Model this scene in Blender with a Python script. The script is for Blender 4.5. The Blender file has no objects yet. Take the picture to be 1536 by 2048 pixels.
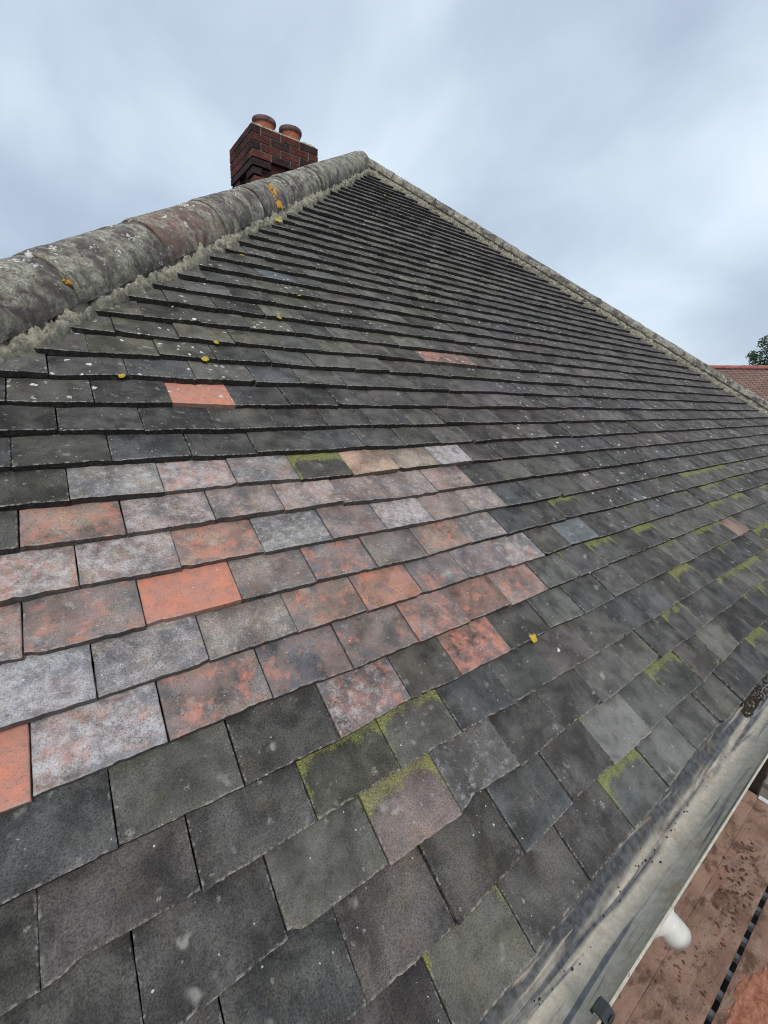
import bpy, bmesh, math, random
from mathutils import Vector, Matrix, noise
R_ = random.Random(7)
S = bpy.context.scene
COL = S.collection

# ------------------------------------------------------------------ camera
CAM_POS = (-0.4711838, -0.1938890, 0.8345200)
PITCH = math.radians(36.0)
CP, SP = math.cos(PITCH), math.sin(PITCH)
RODR = (2.4044401087620586, -0.4254088016078841, 0.7004943033659676)
TR = (0.22921030413305812, 0.6843286503805134, 0.6596875923354822)
FPX = 845.8500311425286
_w = Vector(RODR)
ROT = Matrix.Rotation(_w.length, 3, _w.normalized())          # roof plane -> camera
P2W = Matrix(((1, 0, 0), (0, CP, -SP), (0, SP, CP)))          # roof plane -> world
W2C = ROT @ P2W.transposed()
CAMV = P2W @ (-(ROT.transposed() @ Vector(TR)))
right, down, fwd = W2C[0], W2C[1], W2C[2]
cd = bpy.data.cameras.new('camera')
cam = bpy.data.objects.new('camera', cd)
COL.objects.link(cam)
cam.matrix_world = Matrix(((right[0], -down[0], -fwd[0], CAMV[0]),
                           (right[1], -down[1], -fwd[1], CAMV[1]),
                           (right[2], -down[2], -fwd[2], CAMV[2]), (0, 0, 0, 1)))
cd.sensor_fit = 'VERTICAL'
cd.sensor_height = 24.0
cd.lens = 24.0 * FPX / 2048.0
cd.clip_start = 0.02
cd.clip_end = 2000
S.camera = cam


def project(X):
    q = W2C @ (Vector(X) - CAMV)
    return 768 + FPX * q[0] / q[2], 1024 + FPX * q[1] / q[2], q[2]


def pixel_ray(x, y):
    return W2C.transposed() @ Vector(((x - 768) / FPX, (y - 1024) / FPX, 1.0))


def plane_at(x, y, n=0.0):
    """where the line of sight through a photo pixel meets the roof slope: (u, v) in metres"""
    d = P2W.transposed() @ pixel_ray(x, y)
    c = P2W.transposed() @ CAMV
    k = (n - c[2]) / d[2]
    return c[0] + d[0] * k, c[1] + d[1] * k


def slope(u, v, n=0.0):
    return Vector((u, v * CP - n * SP, v * SP + n * CP))


# ------------------------------------------------------------------ light
SUN_EL, SUN_AZ = math.radians(48), math.radians(205)
world = bpy.data.worlds.new('World')
S.world = world
world.use_nodes = True
wn = world.node_tree
wn.nodes.clear()


def wnode(t, **k):
    n = wn.nodes.new(t)
    for a, b in k.items():
        setattr(n, a, b)
    return n


w_out = wnode('ShaderNodeOutputWorld')
w_bg = wnode('ShaderNodeBackground')
w_bg.inputs['Strength'].default_value = 0.12
w_sky = wnode('ShaderNodeTexSky', sky_type='NISHITA', sun_disc=False)
w_sky.sun_elevation = SUN_EL
w_sky.sun_rotation = SUN_AZ
w_sky.air_density = 1.0
w_sky.dust_density = 3.0
w_tc = wnode('ShaderNodeTexCoord')
w_sep = wnode('ShaderNodeSeparateXYZ')
wn.links.new(w_tc.outputs['Generated'], w_sep.inputs[0])


def wmath(op, a, b=None, clamp=False):
    n = wnode('ShaderNodeMath', operation=op, use_clamp=clamp)
    for i, v in enumerate((a, b)):
        if v is None:
            continue
        if isinstance(v, (int, float)):
            n.inputs[i].default_value = v
        else:
            wn.links.new(v, n.inputs[i])
    return n.outputs[0]


zz = wmath('ADD', wmath('MAXIMUM', w_sep.outputs[2], 0.0), 0.80)
w_comb = wnode('ShaderNodeCombineXYZ')
wn.links.new(wmath('DIVIDE', w_sep.outputs[0], zz), w_comb.inputs[0])
wn.links.new(wmath('DIVIDE', w_sep.outputs[1], zz), w_comb.inputs[1])
w_map = wnode('ShaderNodeMapping')
w_map.inputs['Scale'].default_value = (2.0, 1.6, 1.0)
w_map.inputs['Rotation'].default_value = (0, 0, math.radians(28))
w_map.inputs['Location'].default_value = (3.35, 1.9, 0)
wn.links.new(w_comb.outputs[0], w_map.inputs[0])


def wnoise(scale, detail, rough, dist):
    n = wnode('ShaderNodeTexNoise')
    n.inputs['Scale'].default_value = scale
    n.inputs['Detail'].default_value = detail
    n.inputs['Roughness'].default_value = rough
    n.inputs['Distortion'].default_value = dist
    wn.links.new(w_map.outputs[0], n.inputs['Vector'])
    return n.outputs[0]


n1 = wnoise(1.0, 4, 0.42, 0.55)
n2 = wnoise(2.6, 5, 0.5, 0.3)
cl = wmath('ADD', wmath('MULTIPLY', n1, 0.74), wmath('MULTIPLY', n2, 0.26))
w_ramp = wnode('ShaderNodeValToRGB')
w_ramp.color_ramp.interpolation = 'B_SPLINE'
els = w_ramp.color_ramp.elements
els[0].position, els[0].color = 0.34, (.32, .38, .475, 1)
els[1].position, els[1].color = 0.66, (.66, .735, .80, 1)
for pos, c in ((0.43, (.40, .475, .575)), (0.50, (.475, .565, .655)), (0.575, (.575, .665, .745))):
    e = els.new(pos)
    e.color = (*c, 1)
wn.links.new(cl, w_ramp.inputs[0])
w_mix = wnode('ShaderNodeMix', data_type='RGBA')
w_mix.inputs['Factor'].default_value = 0.9
wn.links.new(w_sky.outputs[0], w_mix.inputs['A'])
w_gain = wnode('ShaderNodeVectorMath', operation='SCALE')
w_gain.inputs['Scale'].default_value = 8.6
wn.links.new(w_ramp.outputs[0], w_gain.inputs[0])
wn.links.new(w_gain.outputs[0], w_mix.inputs['B'])
wn.links.new(w_mix.outputs['Result'], w_bg.inputs[0])
wn.links.new(w_bg.outputs[0], w_out.inputs[0])

sd = bpy.data.lights.new('sun', 'SUN')
sd.energy = 1.4
sd.angle = math.radians(22)
sd.color = (1.0, 0.96, 0.9)
sun = bpy.data.objects.new('sun', sd)
COL.objects.link(sun)
# compass azimuth as the sky texture counts it: 0 = +Y, clockwise
sdir = Vector((math.sin(SUN_AZ) * math.cos(SUN_EL), math.cos(SUN_AZ) * math.cos(SUN_EL), math.sin(SUN_EL)))
sun.rotation_euler = sdir.to_track_quat('Z', 'Y').to_euler()
sun.location = (0, -5, 8)

S.view_settings.view_transform = 'Standard'
S.view_settings.look = 'None'
S.view_settings.exposure = 0.42
S.view_settings.gamma = 1.0
S.cycles.filter_width = 1.05
S.cycles.max_bounces = 6
S.cycles.diffuse_bounces = 4


# ------------------------------------------------------------------ material helper
class N:
    def __init__(s, name, rough=0.85, spec=0.3):
        s.m = bpy.data.materials.new(name)
        s.m.use_nodes = True
        s.t = s.m.node_tree
        s.b = s.t.nodes['Principled BSDF']
        s.b.inputs['Roughness'].default_value = rough
        s.b.inputs['Specular IOR Level'].default_value = spec
        s.pos = s.n('ShaderNodeTexCoord').outputs['Object']

    def n(s, t, **k):
        x = s.t.nodes.new(t)
        for a, b in k.items():
            setattr(x, a, b)
        return x

    def put(s, sock, v):
        if hasattr(v, 'is_linked'):
            s.t.links.new(v, sock)
        elif isinstance(v, tuple) and len(v) == 3 and sock.type == 'RGBA':
            sock.default_value = (*v, 1)
        else:
            sock.default_value = v

    def math(s, op, a, b=0.0, c=0.0, clamp=False):
        x = s.n('ShaderNodeMath', operation=op, use_clamp=clamp)
        s.put(x.inputs[0], a)
        s.put(x.inputs[1], b)
        s.put(x.inputs[2], c)
        return x.outputs[0]

    def vadd(s, a, b):
        x = s.n('ShaderNodeVectorMath', operation='ADD')
        s.put(x.inputs[0], a)
        s.put(x.inputs[1], b)
        return x.outputs[0]

    def vmul(s, a, b):
        x = s.n('ShaderNodeVectorMath', operation='MULTIPLY')
        s.put(x.inputs[0], a)
        s.put(x.inputs[1], b)
        return x.outputs[0]

    def attr(s, name, what='Fac'):
        return s.n('ShaderNodeAttribute', attribute_name=name).outputs[what]

    def noise(s, v, scale, detail=4, rough=0.55, dist=0.0):
        x = s.n('ShaderNodeTexNoise')
        s.put(x.inputs['Vector'], v)
        for k, q in (('Scale', scale), ('Detail', detail), ('Roughness', rough), ('Distortion', dist)):
            x.inputs[k].default_value = q
        return x.outputs[0]

    def step(s, f, a, b):
        x = s.n('ShaderNodeMapRange', interpolation_type='SMOOTHSTEP')
        s.put(x.inputs[0], f)
        x.inputs[1].default_value = a
        x.inputs[2].default_value = b
        return x.outputs[0]

    def mix(s, f, a, b, kind='MIX'):
        x = s.n('ShaderNodeMix', data_type='RGBA', blend_type=kind)
        s.put(x.inputs['Factor'], f)
        s.put(x.inputs['A'], a)
        s.put(x.inputs['B'], b)
        return x.outputs['Result']

    def spots(s, v, scale, share, size, warp=0.0, soft=.25):
        """scattered round spots: mask, about `share` of the cells carry one"""
        if warp:
            d = s.n('ShaderNodeTexNoise')
            s.put(d.inputs['Vector'], v)
            d.inputs['Scale'].default_value = scale * 2.5
            d.inputs['Detail'].default_value = 3
            dv = s.vmul(s.vadd(d.outputs['Color'], (-.5, -.5, -.5)), (warp / scale,) * 3)
            v = s.vadd(v, dv)
        x = s.n('ShaderNodeTexVoronoi')
        s.put(x.inputs['Vector'], v)
        x.inputs['Scale'].default_value = scale
        sp = s.n('ShaderNodeSeparateColor')
        s.t.links.new(x.outputs['Color'], sp.inputs[0])
        on = s.math('LESS_THAN', sp.outputs[0], share)
        rad = s.math('MULTIPLY_ADD', sp.outputs[1], size * .8, size * .3)
        d = s.math('SUBTRACT', rad, x.outputs['Distance'])
        return s.math('MULTIPLY', s.step(d, 0.0, size * soft), on), d, on

    def bump(s, h, strength, dist):
        x = s.n('ShaderNodeBump')
        x.inputs['Strength'].default_value = strength
        x.inputs['Distance'].default_value = dist
        s.put(x.inputs['Height'], h)
        s.t.links.new(x.outputs[0], s.b.inputs['Normal'])

    def done(s, colour, rough=None):
        s.put(s.b.inputs['Base Color'], colour)
        if rough is not None:
            s.put(s.b.inputs['Roughness'], rough)
        return s.m


def tile_material():
    s = N('weathered clay tile', 0.8, 0.25)
    seed = s.attr('seed')
    off = s.n('ShaderNodeCombineXYZ')
    s.put(off.inputs[0], s.math('MULTIPLY', seed, 31.7))
    s.put(off.inputs[1], s.math('MULTIPLY', seed, 17.3))
    s.put(off.inputs[2], s.math('MULTIPLY', seed, 53.9))
    p = s.vadd(s.pos, off.outputs[0])
    uv = s.n('ShaderNodeSeparateXYZ')
    s.put(uv.inputs[0], s.attr('tuv', 'Vector'))
    U, V = uv.outputs[0], uv.outputs[1]
    tint = s.attr('tint', 'Color')
    red, bloom, moss, pale = (s.attr(k) for k in ('red', 'bloom', 'moss', 'pale'))
    big = s.noise(p, 13, 3, 0.5, 0.4)
    mid = s.noise(p, 55, 5, 0.6)
    fine = s.noise(s.pos, 420, 4, 0.7)
    grain = s.noise(s.pos, 900, 2, 0.6)
    f = s.math('MULTIPLY', s.math('MULTIPLY_ADD', s.step(big, .32, .68), .85, .60), s.math('MULTIPLY_ADD', s.step(fine, .32, .68), 1.0, .5))
    f = s.math('MULTIPLY', f, s.math('MULTIPLY_ADD', mid, .7, .65))
    fc = s.n('ShaderNodeCombineColor')
    for i in range(3):
        s.put(fc.inputs[i], f)
    base = s.mix(1.0, s.mix(1.0, tint, (.74, .71, .70), "MULTIPLY"), fc.outputs[0], 'MULTIPLY')
    # olive dust and bluish clinker drifting over the grey
    hue = s.noise(p, 19, 4, 0.6, 0.3)
    base = s.mix(s.math('MULTIPLY', s.step(hue, .52, .7), .55), base, s.mix(1.0, base, (1.3, 1.2, .9), 'MULTIPLY'))
    base = s.mix(s.math('MULTIPLY', s.step(hue, .46, .3), .7), base, s.mix(1.0, base, (.74, .82, .88), 'MULTIPLY'))
    # grime that runs on across the joints
    gr = s.noise(s.vmul(s.pos, (1, .6, .6)), 6.5, 5, .6, .4)
    base = s.mix(s.math('MULTIPLY', s.step(gr, .5, .68), .5), base, s.mix(1.0, base, (.55, .56, .57), 'MULTIPLY'))
    dz = s.noise(s.vadd(p, (6.3, 9.4, 2.2)), 15, 7, .66, .3)
    base = s.mix(s.math('MULTIPLY', s.math('MULTIPLY', s.step(dz, .47, .62), s.step(fine, .25, .6)), .28), base, (.195, .185, .165))
    # streaks down the slope
    sv = s.vmul(p, (150, 14, 14))
    st = s.noise(sv, 1.0, 3, 0.6)
    base = s.mix(s.math('MULTIPLY', s.step(st, .54, .8), .13), base, (.26, .25, .235))
    # terracotta showing through
    rn = s.noise(s.vadd(p, (4.1, 2.2, 7.7)), 26, 9, 0.72, 0.15)
    rm = s.math('MULTIPLY', s.math('ADD', rn, s.math('MULTIPLY_ADD', red, .56, -.795)), 8.0, clamp=True)
    clay = s.mix(s.step(mid, .35, .65), (.62, .23, .145), (.47, .21, .155))
    clay = s.mix(s.math('MULTIPLY', s.step(s.math('MULTIPLY_ADD', fine, .7, s.math('MULTIPLY', mid, .3)), .53, .64), .75), clay, (.15, .085, .065))
    base = s.mix(s.math('MULTIPLY', rm, s.math('MULTIPLY_ADD', red, .45, .48)), base, clay)
    pk = s.noise(s.vadd(p, (2.7, 6.6, 1.3)), 17, 6, .65, .3)
    base = s.mix(s.math('MULTIPLY', s.math('MULTIPLY', s.step(pk, .40, .60), s.step(red, .18, .5)), .38), base, s.mix(s.step(fine, .35, .65), (.42, .265, .225), (.31, .185, .155)))
    # grey white bloom
    bn = s.noise(s.vadd(p, (1.1, 8.2, 3.7)), 54, 9, 0.80, 0.1)
    bm = s.math('MULTIPLY', s.math('ADD', bn, s.math('MULTIPLY_ADD', bloom, .55, -.78)), 6.0, clamp=True)
    bm = s.math('MULTIPLY', bm, s.math('MULTIPLY_ADD', s.step(fine, .3, .62), .6, .4))
    base = s.mix(s.math('MULTIPLY', bm, .74), base, (.56, .55, .555))
    # clinker dark film with dark pepper on the fired faces
    pep = s.noise(p, 240, 5, .75)
    dkf = s.noise(s.vadd(p, (5.5, 3.1, 8.8)), 20, 7, .68, .2)
    wr = s.step(s.math('MAXIMUM', red, bloom), .25, .45)
    wr = s.math('MULTIPLY', wr, s.step(red, .95, .8))
    eg = s.step(s.math('MAXIMUM', s.math('MULTIPLY', s.math('ABSOLUTE', s.math('SUBTRACT', U, .5)), 1.0), s.math('SUBTRACT', .5, V)), .34, .5)
    dk_ = s.step(s.math('ADD', dkf, s.math('MULTIPLY', eg, .07)), .53, .64)
    base = s.mix(s.math('MULTIPLY', s.math('MULTIPLY', dk_, wr), .55), base, (.115, .12, .135))
    base = s.mix(s.math('MULTIPLY', s.math('MULTIPLY', s.step(pep, .58, .66), s.math('MULTIPLY_ADD', wr, .45, .4)), 1.0), base, (.045, .042, .04))
    # pale dusty face
    base = s.mix(s.math('MULTIPLY', pale, s.step(s.noise(p, 26, 5, .6), .25, .7)), base, (.27, .265, .245))
    # big soft pale lichen blotches and little rings and flecks
    m1, d1, on1 = s.spots(p, 38, .13, .34, .55, .6)
    base = s.mix(s.math('MULTIPLY', s.math('MULTIPLY', m1, s.step(fine, .34, .62)), .62), base, (.33, .315, .27))
    m2, d2, on2 = s.spots(s.vadd(p, (3, 3, 3)), 75, .13, .32, .6, .5)
    base = s.mix(s.math('MULTIPLY', s.math('MULTIPLY', m2, s.step(fine, .34, .62)), .62), base, (.38, .37, .33))
    m3, d3, on3 = s.spots(s.vadd(p, (6, 1, 3)), 150, .05, .24, .6)
    base = s.mix(s.math('MULTIPLY', m3, .75), base, (.62, .62, .58))
    # white lichen, denser where the attribute says so
    wl = s.attr('white')
    m4, d4, on4 = s.spots(s.vadd(p, (2, 9, 5)), 46, .30, .34, .9)
    base = s.mix(s.math('MULTIPLY', s.math('MULTIPLY', m4, wl), 1.0, clamp=True), base, (.72, .72, .68))
    # worn bottom arris and side edges
    ew = s.noise(p, 120, 4, .7)
    eb = s.math('MULTIPLY', s.step(V, .05, .0), s.step(ew, .45, .62))
    es = s.math('MULTIPLY', s.step(s.math('ABSOLUTE', s.math('SUBTRACT', U, .5)), .475, .5), s.step(ew, .5, .66))
    base = s.mix(s.math('MULTIPLY', s.math('MAXIMUM', eb, es), .75), base, (.38, .35, .31))
    # broad chalky smudges, soft at the rim
    ck = s.noise(s.vadd(p, (7.7, 4.2, 2.1)), 24, 2, .5)
    base = s.mix(s.math('MULTIPLY', s.math('MULTIPLY', s.step(ck, .66, .76), s.step(mid, .3, .65)), .55), base, (.40, .395, .35))
    # moss and algae, most of it under the tile above and along the sides
    mn = s.noise(s.vadd(p, (9.1, 1.2, 4.4)), 30, 9, 0.74, 0.2)
    top = s.step(V, .45, 1.02)
    sid = s.math('MULTIPLY', s.step(s.math('ABSOLUTE', s.math('SUBTRACT', U, .5)), .38, .5), .28)
    mw = s.math('ADD', s.math('MULTIPLY_ADD', top, .44, .17), sid)
    mm = s.math('MULTIPLY', s.math('ADD', mn, s.math('MULTIPLY_ADD', s.math('MULTIPLY', moss, mw), 1.15, -.895)), 6.0, clamp=True)
    green = s.mix(s.step(fine, .35, .65), (.12, .135, .04), (.36, .365, .105))
    base = s.mix(s.math('MULTIPLY', mm, s.math('MULTIPLY_ADD', s.step(fine, .3, .6), .5, .3)), base, green)
    # shade on the lower edge faces painted near black, along with algae grime
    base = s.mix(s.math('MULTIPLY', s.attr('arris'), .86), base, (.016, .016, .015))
    # bump: sand face, pits, raised lichen
    h = s.math('MULTIPLY_ADD', fine, .55, s.math('MULTIPLY', mid, .9))
    h = s.math('ADD', h, s.math('MULTIPLY', grain, .3))
    h = s.math('ADD', h, s.math('MULTIPLY', mm, s.math('MULTIPLY_ADD', fine, .8, .25)))
    s.bump(h, .65, .0026)
    return s.done(base)


def simple(name, c1, c2, scale, rough=.85, bump=(.4, .003), detail=6, c3=None, spec=.3, stretch=None):
    s = N(name, rough, spec)
    v = s.vmul(s.pos, stretch) if stretch else s.pos
    a = s.noise(v, scale, detail, .62, .3)
    b = s.noise(v, scale * 7, 4, .65)
    col = s.mix(s.step(a, .35, .66), c1, c2)
    if c3:
        col = s.mix(s.step(b, .52, .68), col, c3)
    if bump:
        s.bump(s.math('MULTIPLY_ADD', b, .5, a), *bump)
    return s.done(col)


def hip_material():
    s = N('lichened hip tile clay', .9, .2)
    seed = s.attr('seed')
    off = s.n('ShaderNodeCombineXYZ')
    for i, k in enumerate((13.1, 7.7, 29.3)):
        s.put(off.inputs[i], s.math('MULTIPLY', seed, k))
    p = s.vadd(s.pos, off.outputs[0])
    a = s.noise(p, 8.5, 6, .62, .6)
    m = s.noise(p, 30, 7, .68, .5)
    fine = s.noise(p, 190, 5, .7)
    base = s.mix(s.step(m, .35, .65), (.078, .067, .062), (.145, .128, .112))
    rn = s.noise(s.vadd(p, (3, 1, 2)), 7, 5, .6, .5)
    red = s.attr('red')
    base = s.mix(s.math('MULTIPLY', s.math('MULTIPLY', s.math('ADD', rn, s.math('SUBTRACT', red, .85)), 4, clamp=True), .8), base, s.mix(s.step(fine, .4, .6), (.26, .15, .115), (.17, .105, .085)))
    # olive cream lichen crust in broad drifts broken by fine texture
    la = s.math('ADD', s.math('MULTIPLY', a, .62), s.math('MULTIPLY', m, .38))
    lm = s.step(la, .43, .57)
    lm = s.math('MULTIPLY', lm, s.step(fine, .30, .56))
    base = s.mix(s.math('MULTIPLY', lm, .82), base, s.mix(s.step(s.noise(p, 45, 4, .6), .4, .62), (.29, .275, .215), (.47, .45, .36)))
    dk = s.noise(s.vadd(p, (8, 8, 1)), 60, 6, .7)
    base = s.mix(s.math('MULTIPLY', s.step(dk, .56, .68), .6), base, (.05, .048, .045))
    wm, d, on = s.spots(s.vmul(p, (1, 1, 1)), 26, .16, .34, 1.3)
    base = s.mix(s.math('MULTIPLY', s.math('MULTIPLY', wm, s.step(fine, .38, .5)), .85), base, (.58, .58, .55))
    w2, d2, on2 = s.spots(s.vadd(p, (5, 5, 5)), 70, .16, .32, 1.0)
    base = s.mix(s.math('MULTIPLY', w2, .6), base, (.5, .5, .46))
    h = s.math('ADD', s.math('MULTIPLY', m, .8), s.math('MULTIPLY_ADD', lm, .35, s.math('MULTIPLY', fine, .45)))
    s.bump(h, .7, .004)
    return s.done(base)


def mortar_material():
    s = N('old lime mortar', .95, .1)
    a = s.noise(s.pos, 38, 7, .7, .8)
    f = s.noise(s.pos, 170, 5, .7)
    b = s.noise(s.pos, 9, 4, .6)
    base = s.mix(s.step(a, .38, .62), (.15, .142, .115), (.40, .375, .285))
    base = s.mix(s.math('MULTIPLY', s.step(b, .5, .68), .5), base, (.17, .165, .15))
    base = s.mix(s.math('MULTIPLY', s.step(f, .55, .68), .65), base, (.07, .065, .055))
    base = s.mix(s.math('MULTIPLY', s.step(f, .42, .3), .35), base, (.48, .46, .34))
    s.bump(s.math('MULTIPLY_ADD', a, 1.0, s.math('MULTIPLY', f, .45)), .9, .006)
    return s.done(base)


def gutter_material():
    s = N('faded plastic gutter', .62, .35)
    v = s.vmul(s.pos, (1.6, 34, 34))
    a = s.noise(v, 1.0, 5, .6, 1.1)
    b = s.noise(s.vmul(s.pos, (3.5, 60, 60)), 1.0, 6, .65, .9)
    c = s.noise(s.pos, 60, 6, .7, .4)
    fine = s.noise(s.pos, 300, 3, .6)
    base = s.mix(s.step(c, .3, .7), (.39, .345, .27), (.55, .49, .395))
    base = s.mix(s.math('MULTIPLY', s.step(fine, .5, .65), .35), base, (.56, .53, .45))
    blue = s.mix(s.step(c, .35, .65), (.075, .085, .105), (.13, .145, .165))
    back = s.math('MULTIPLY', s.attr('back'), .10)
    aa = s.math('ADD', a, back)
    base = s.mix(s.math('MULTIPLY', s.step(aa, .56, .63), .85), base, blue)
    base = s.mix(s.math('MULTIPLY', s.step(b, .62, .69), .5), base, (.10, .112, .13))
    sc = s.noise(s.vmul(s.pos, (40, 260, 260)), 1.0, 2, .5, 1.5)
    base = s.mix(s.math('MULTIPLY', s.step(sc, .68, .74), .55), base, (.05, .055, .06))
    silt = s.attr('silt')  # dirt lines along the bottom, plus painted shade on the tile side
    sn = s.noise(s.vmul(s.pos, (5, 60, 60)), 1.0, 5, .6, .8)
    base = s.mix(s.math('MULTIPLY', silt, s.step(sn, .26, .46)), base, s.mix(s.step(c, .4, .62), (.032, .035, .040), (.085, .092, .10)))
    rust = s.noise(s.pos, 14, 4, .6)
    base = s.mix(s.math('MULTIPLY', s.step(rust, .6, .72), .4), base, (.30, .20, .11))
    s.bump(s.math('ADD', s.math('MULTIPLY', c, .5), s.math('MULTIPLY', a, .4)), .3, .002)
    return s.done(base)


def brick_material():
    s = N('sooty red brick', .9, .2)
    tint = s.attr('tint', 'Color')
    a = s.noise(s.pos, 24, 6, .65, .3)
    f = s.noise(s.pos, 130, 4, .65)
    base = s.mix(s.step(a, .3, .7), s.mix(1, tint, (.6, .6, .62), 'MULTIPLY'), s.mix(1, tint, (1.35, 1.25, 1.2), 'MULTIPLY'))
    base = s.mix(s.math('MULTIPLY', s.step(f, .56, .7), .5), base, (.035, .03, .03))
    base = s.mix(s.math('MULTIPLY', s.step(s.noise(s.pos, 40, 5, .7), .62, .7), .5), base, (.33, .31, .28))
    s.bump(s.math('MULTIPLY_ADD', f, .6, a), .6, .005)
    return s.done(base)


def dust_material():
    s = N('scaffold board under brick dust', .95, .1)
    v = s.vmul(s.pos, (2.2, 9, 9))
    a = s.noise(s.pos, 3.6, 6, .62, .7)
    b = s.noise(v, 4.0, 6, .65, .3)
    f = s.noise(s.pos, 110, 6, .75)
    base = s.mix(s.step(a, .33, .68), (.185, .110, .082), (.33, .205, .158))
    base = s.mix(s.math('MULTIPLY', s.step(b, .50, .66), .6), base, (.33, .25, .19))
    e2 = s.noise(s.vmul(s.pos, (1, 1.6, 1)), 7.5, 8, .7, .5)
    base = s.mix(s.math('MULTIPLY', s.step(e2, .50, .62), .8), base, (.095, .055, .04))
    e3 = s.noise(s.pos, 38, 6, .75, .3)
    base = s.mix(s.math('MULTIPLY', s.step(e3, .56, .68), .6), base, (.11, .062, .046))
    base = s.mix(s.math('MULTIPLY', s.step(s.noise(s.pos, 4.6, 5, .6, .4), .60, .70), .5), base, (.32, .135, .085))
    base = s.mix(s.math('MULTIPLY', s.step(f, .56, .68), .6), base, (.085, .045, .032))
    base = s.mix(s.math('MULTIPLY', s.step(f, .36, .28), .5), base, (.38, .25, .18))
    s.bump(s.math('MULTIPLY_ADD', f, .8, s.math('MULTIPLY', b, .4)), .8, .006)
    return s.done(base)


def roof_rows_material(name, axis, c1, c2, pitch):
    """rows of small tiles far off: courses as a real bump plus joints"""
    s = N(name, .9, .15)
    uvw = s.attr('tuv', 'Vector')
    br = s.n('ShaderNodeTexBrick')
    br.offset = .5
    s.put(br.inputs['Vector'], uvw)
    br.inputs['Color1'].default_value = (*c1, 1)
    br.inputs['Color2'].default_value = (*c2, 1)
    br.inputs['Mortar'].default_value = (.035, .03, .028, 1)
    br.inputs['Scale'].default_value = 1.0
    br.inputs['Mortar Size'].default_value = .010
    br.inputs['Brick Width'].default_value = .165
    br.inputs['Row Height'].default_value = pitch
    a = s.noise(s.pos, 1.4, 6, .65)
    col = s.mix(s.math('MULTIPLY', s.step(a, .5, .7), .6), br.outputs['Color'], (.12, .10, .085))
    s.bump(br.outputs['Fac'], .5, -.01)
    return s.done(col)


M_TILE = tile_material()
M_HIP = hip_material()
M_MORTAR = mortar_material()
M_GUTTER = gutter_material()
M_BRICK = brick_material()
M_DUST = dust_material()
M_JOINT = simple('pale brick mortar', (.13, .12, .105), (.25, .235, .205), 30, .95)
M_POT = simple('terracotta chimney pot', (.33, .10, .06), (.44, .15, .09), 9, .8, (.3, .003), c3=(.16, .06, .045))
M_SOOT = simple('sooty pot rim', (.10, .062, .058), (.19, .125, .115), 14, .9)
M_BLACK = simple('black plastic', (.018, .02, .022), (.035, .037, .04), 30, .45, (.1, .001), spec=.5)
M_WHITE = simple('white plastic pipe', (.60, .575, .52), (.70, .685, .64), 7, .5, (.05, .001), c3=(.56, .52, .45), spec=.45)
M_CREAM = simple('flaking cream paint', (.42, .38, .26), (.56, .52, .38), 16, .7, (.3, .003), c3=(.30, .26, .18))
M_BROWN = simple('dark brown downpipe', (.022, .016, .013), (.04, .028, .022), 12, .45, (.1, .001), spec=.45)
M_GREYWOOD = simple('weathered grey board', (.20, .17, .15), (.31, .28, .255), 6, .9, (.4, .003), c3=(.15, .11, .09), stretch=(1, 9, 9))
M_BAND = simple('galvanised band', (.52, .53, .54), (.68, .68, .68), 20, .4, (.1, .001), spec=.6)
M_DIRT = simple('damp leaf dirt', (.02, .017, .013), (.055, .043, .03), 60, .95, (.8, .004), c3=(.13, .11, .08))
M_CLOD = simple('dried soil crumbs', (.075, .042, .03), (.17, .095, .065), 50, .95, (.6, .004))
M_REDDUST = simple('crushed red brick', (.30, .125, .08), (.42, .185, .12), 26, .95, (.9, .006), c3=(.27, .085, .05))
M_MOSS = simple('cushion moss', (.035, .042, .018), (.105, .115, .05), 160, .95, (.8, .003), c3=(.22, .22, .15))
M_YELLOW = simple('yellow lichen', (.40, .27, .025), (.60, .43, .06), 220, .9, (.8, .002), c3=(.32, .23, .03))
M_ORANGE = simple('orange lichen', (.55, .24, .025), (.66, .34, .05), 120, .9, (.8, .002), c3=(.22, .13, .06))
M_PALE = simple('white lichen crust', (.52, .52, .49), (.74, .74, .71), 180, .9, (.8, .002), c3=(.36, .36, .33))
M_WALL = simple('grey cream render', (.38, .35, .28), (.47, .44, .37), 4, .95)
M_GLASS = simple('dark window glass', (.02, .022, .025), (.03, .033, .038), 3, .08, None, spec=.5)
M_GROUND = simple('yard concrete and soil', (.10, .085, .07), (.19, .165, .14), .9, .95, (.5, .02), c3=(.08, .07, .05))
M_ALU = simple('pale painted metal', (.74, .74, .73), (.84, .84, .83), 30, .5, (.1, .001), spec=.5)
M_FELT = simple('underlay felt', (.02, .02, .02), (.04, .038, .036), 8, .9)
M_FARROOF = roof_rows_material('brown red roof of the neighbour', 0, (.30, .175, .135), (.20, .125, .10), .1)
M_BACKROOF = roof_rows_material('dark tile courses', 0, (.10, .095, .09), (.075, .075, .075), .1)
M_REDRIDGE = simple('red ridge clay', (.29, .10, .08), (.38, .15, .12), 3, .85)
M_LEAF = simple('dark green leaves', (.024, .052, .022), (.07, .115, .045), 2.2, .7, None, c3=(.085, .12, .05))
M_BARK = simple('grey brown bark', (.06, .048, .036), (.11, .09, .07), 8, .95, (.8, .02))


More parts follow.
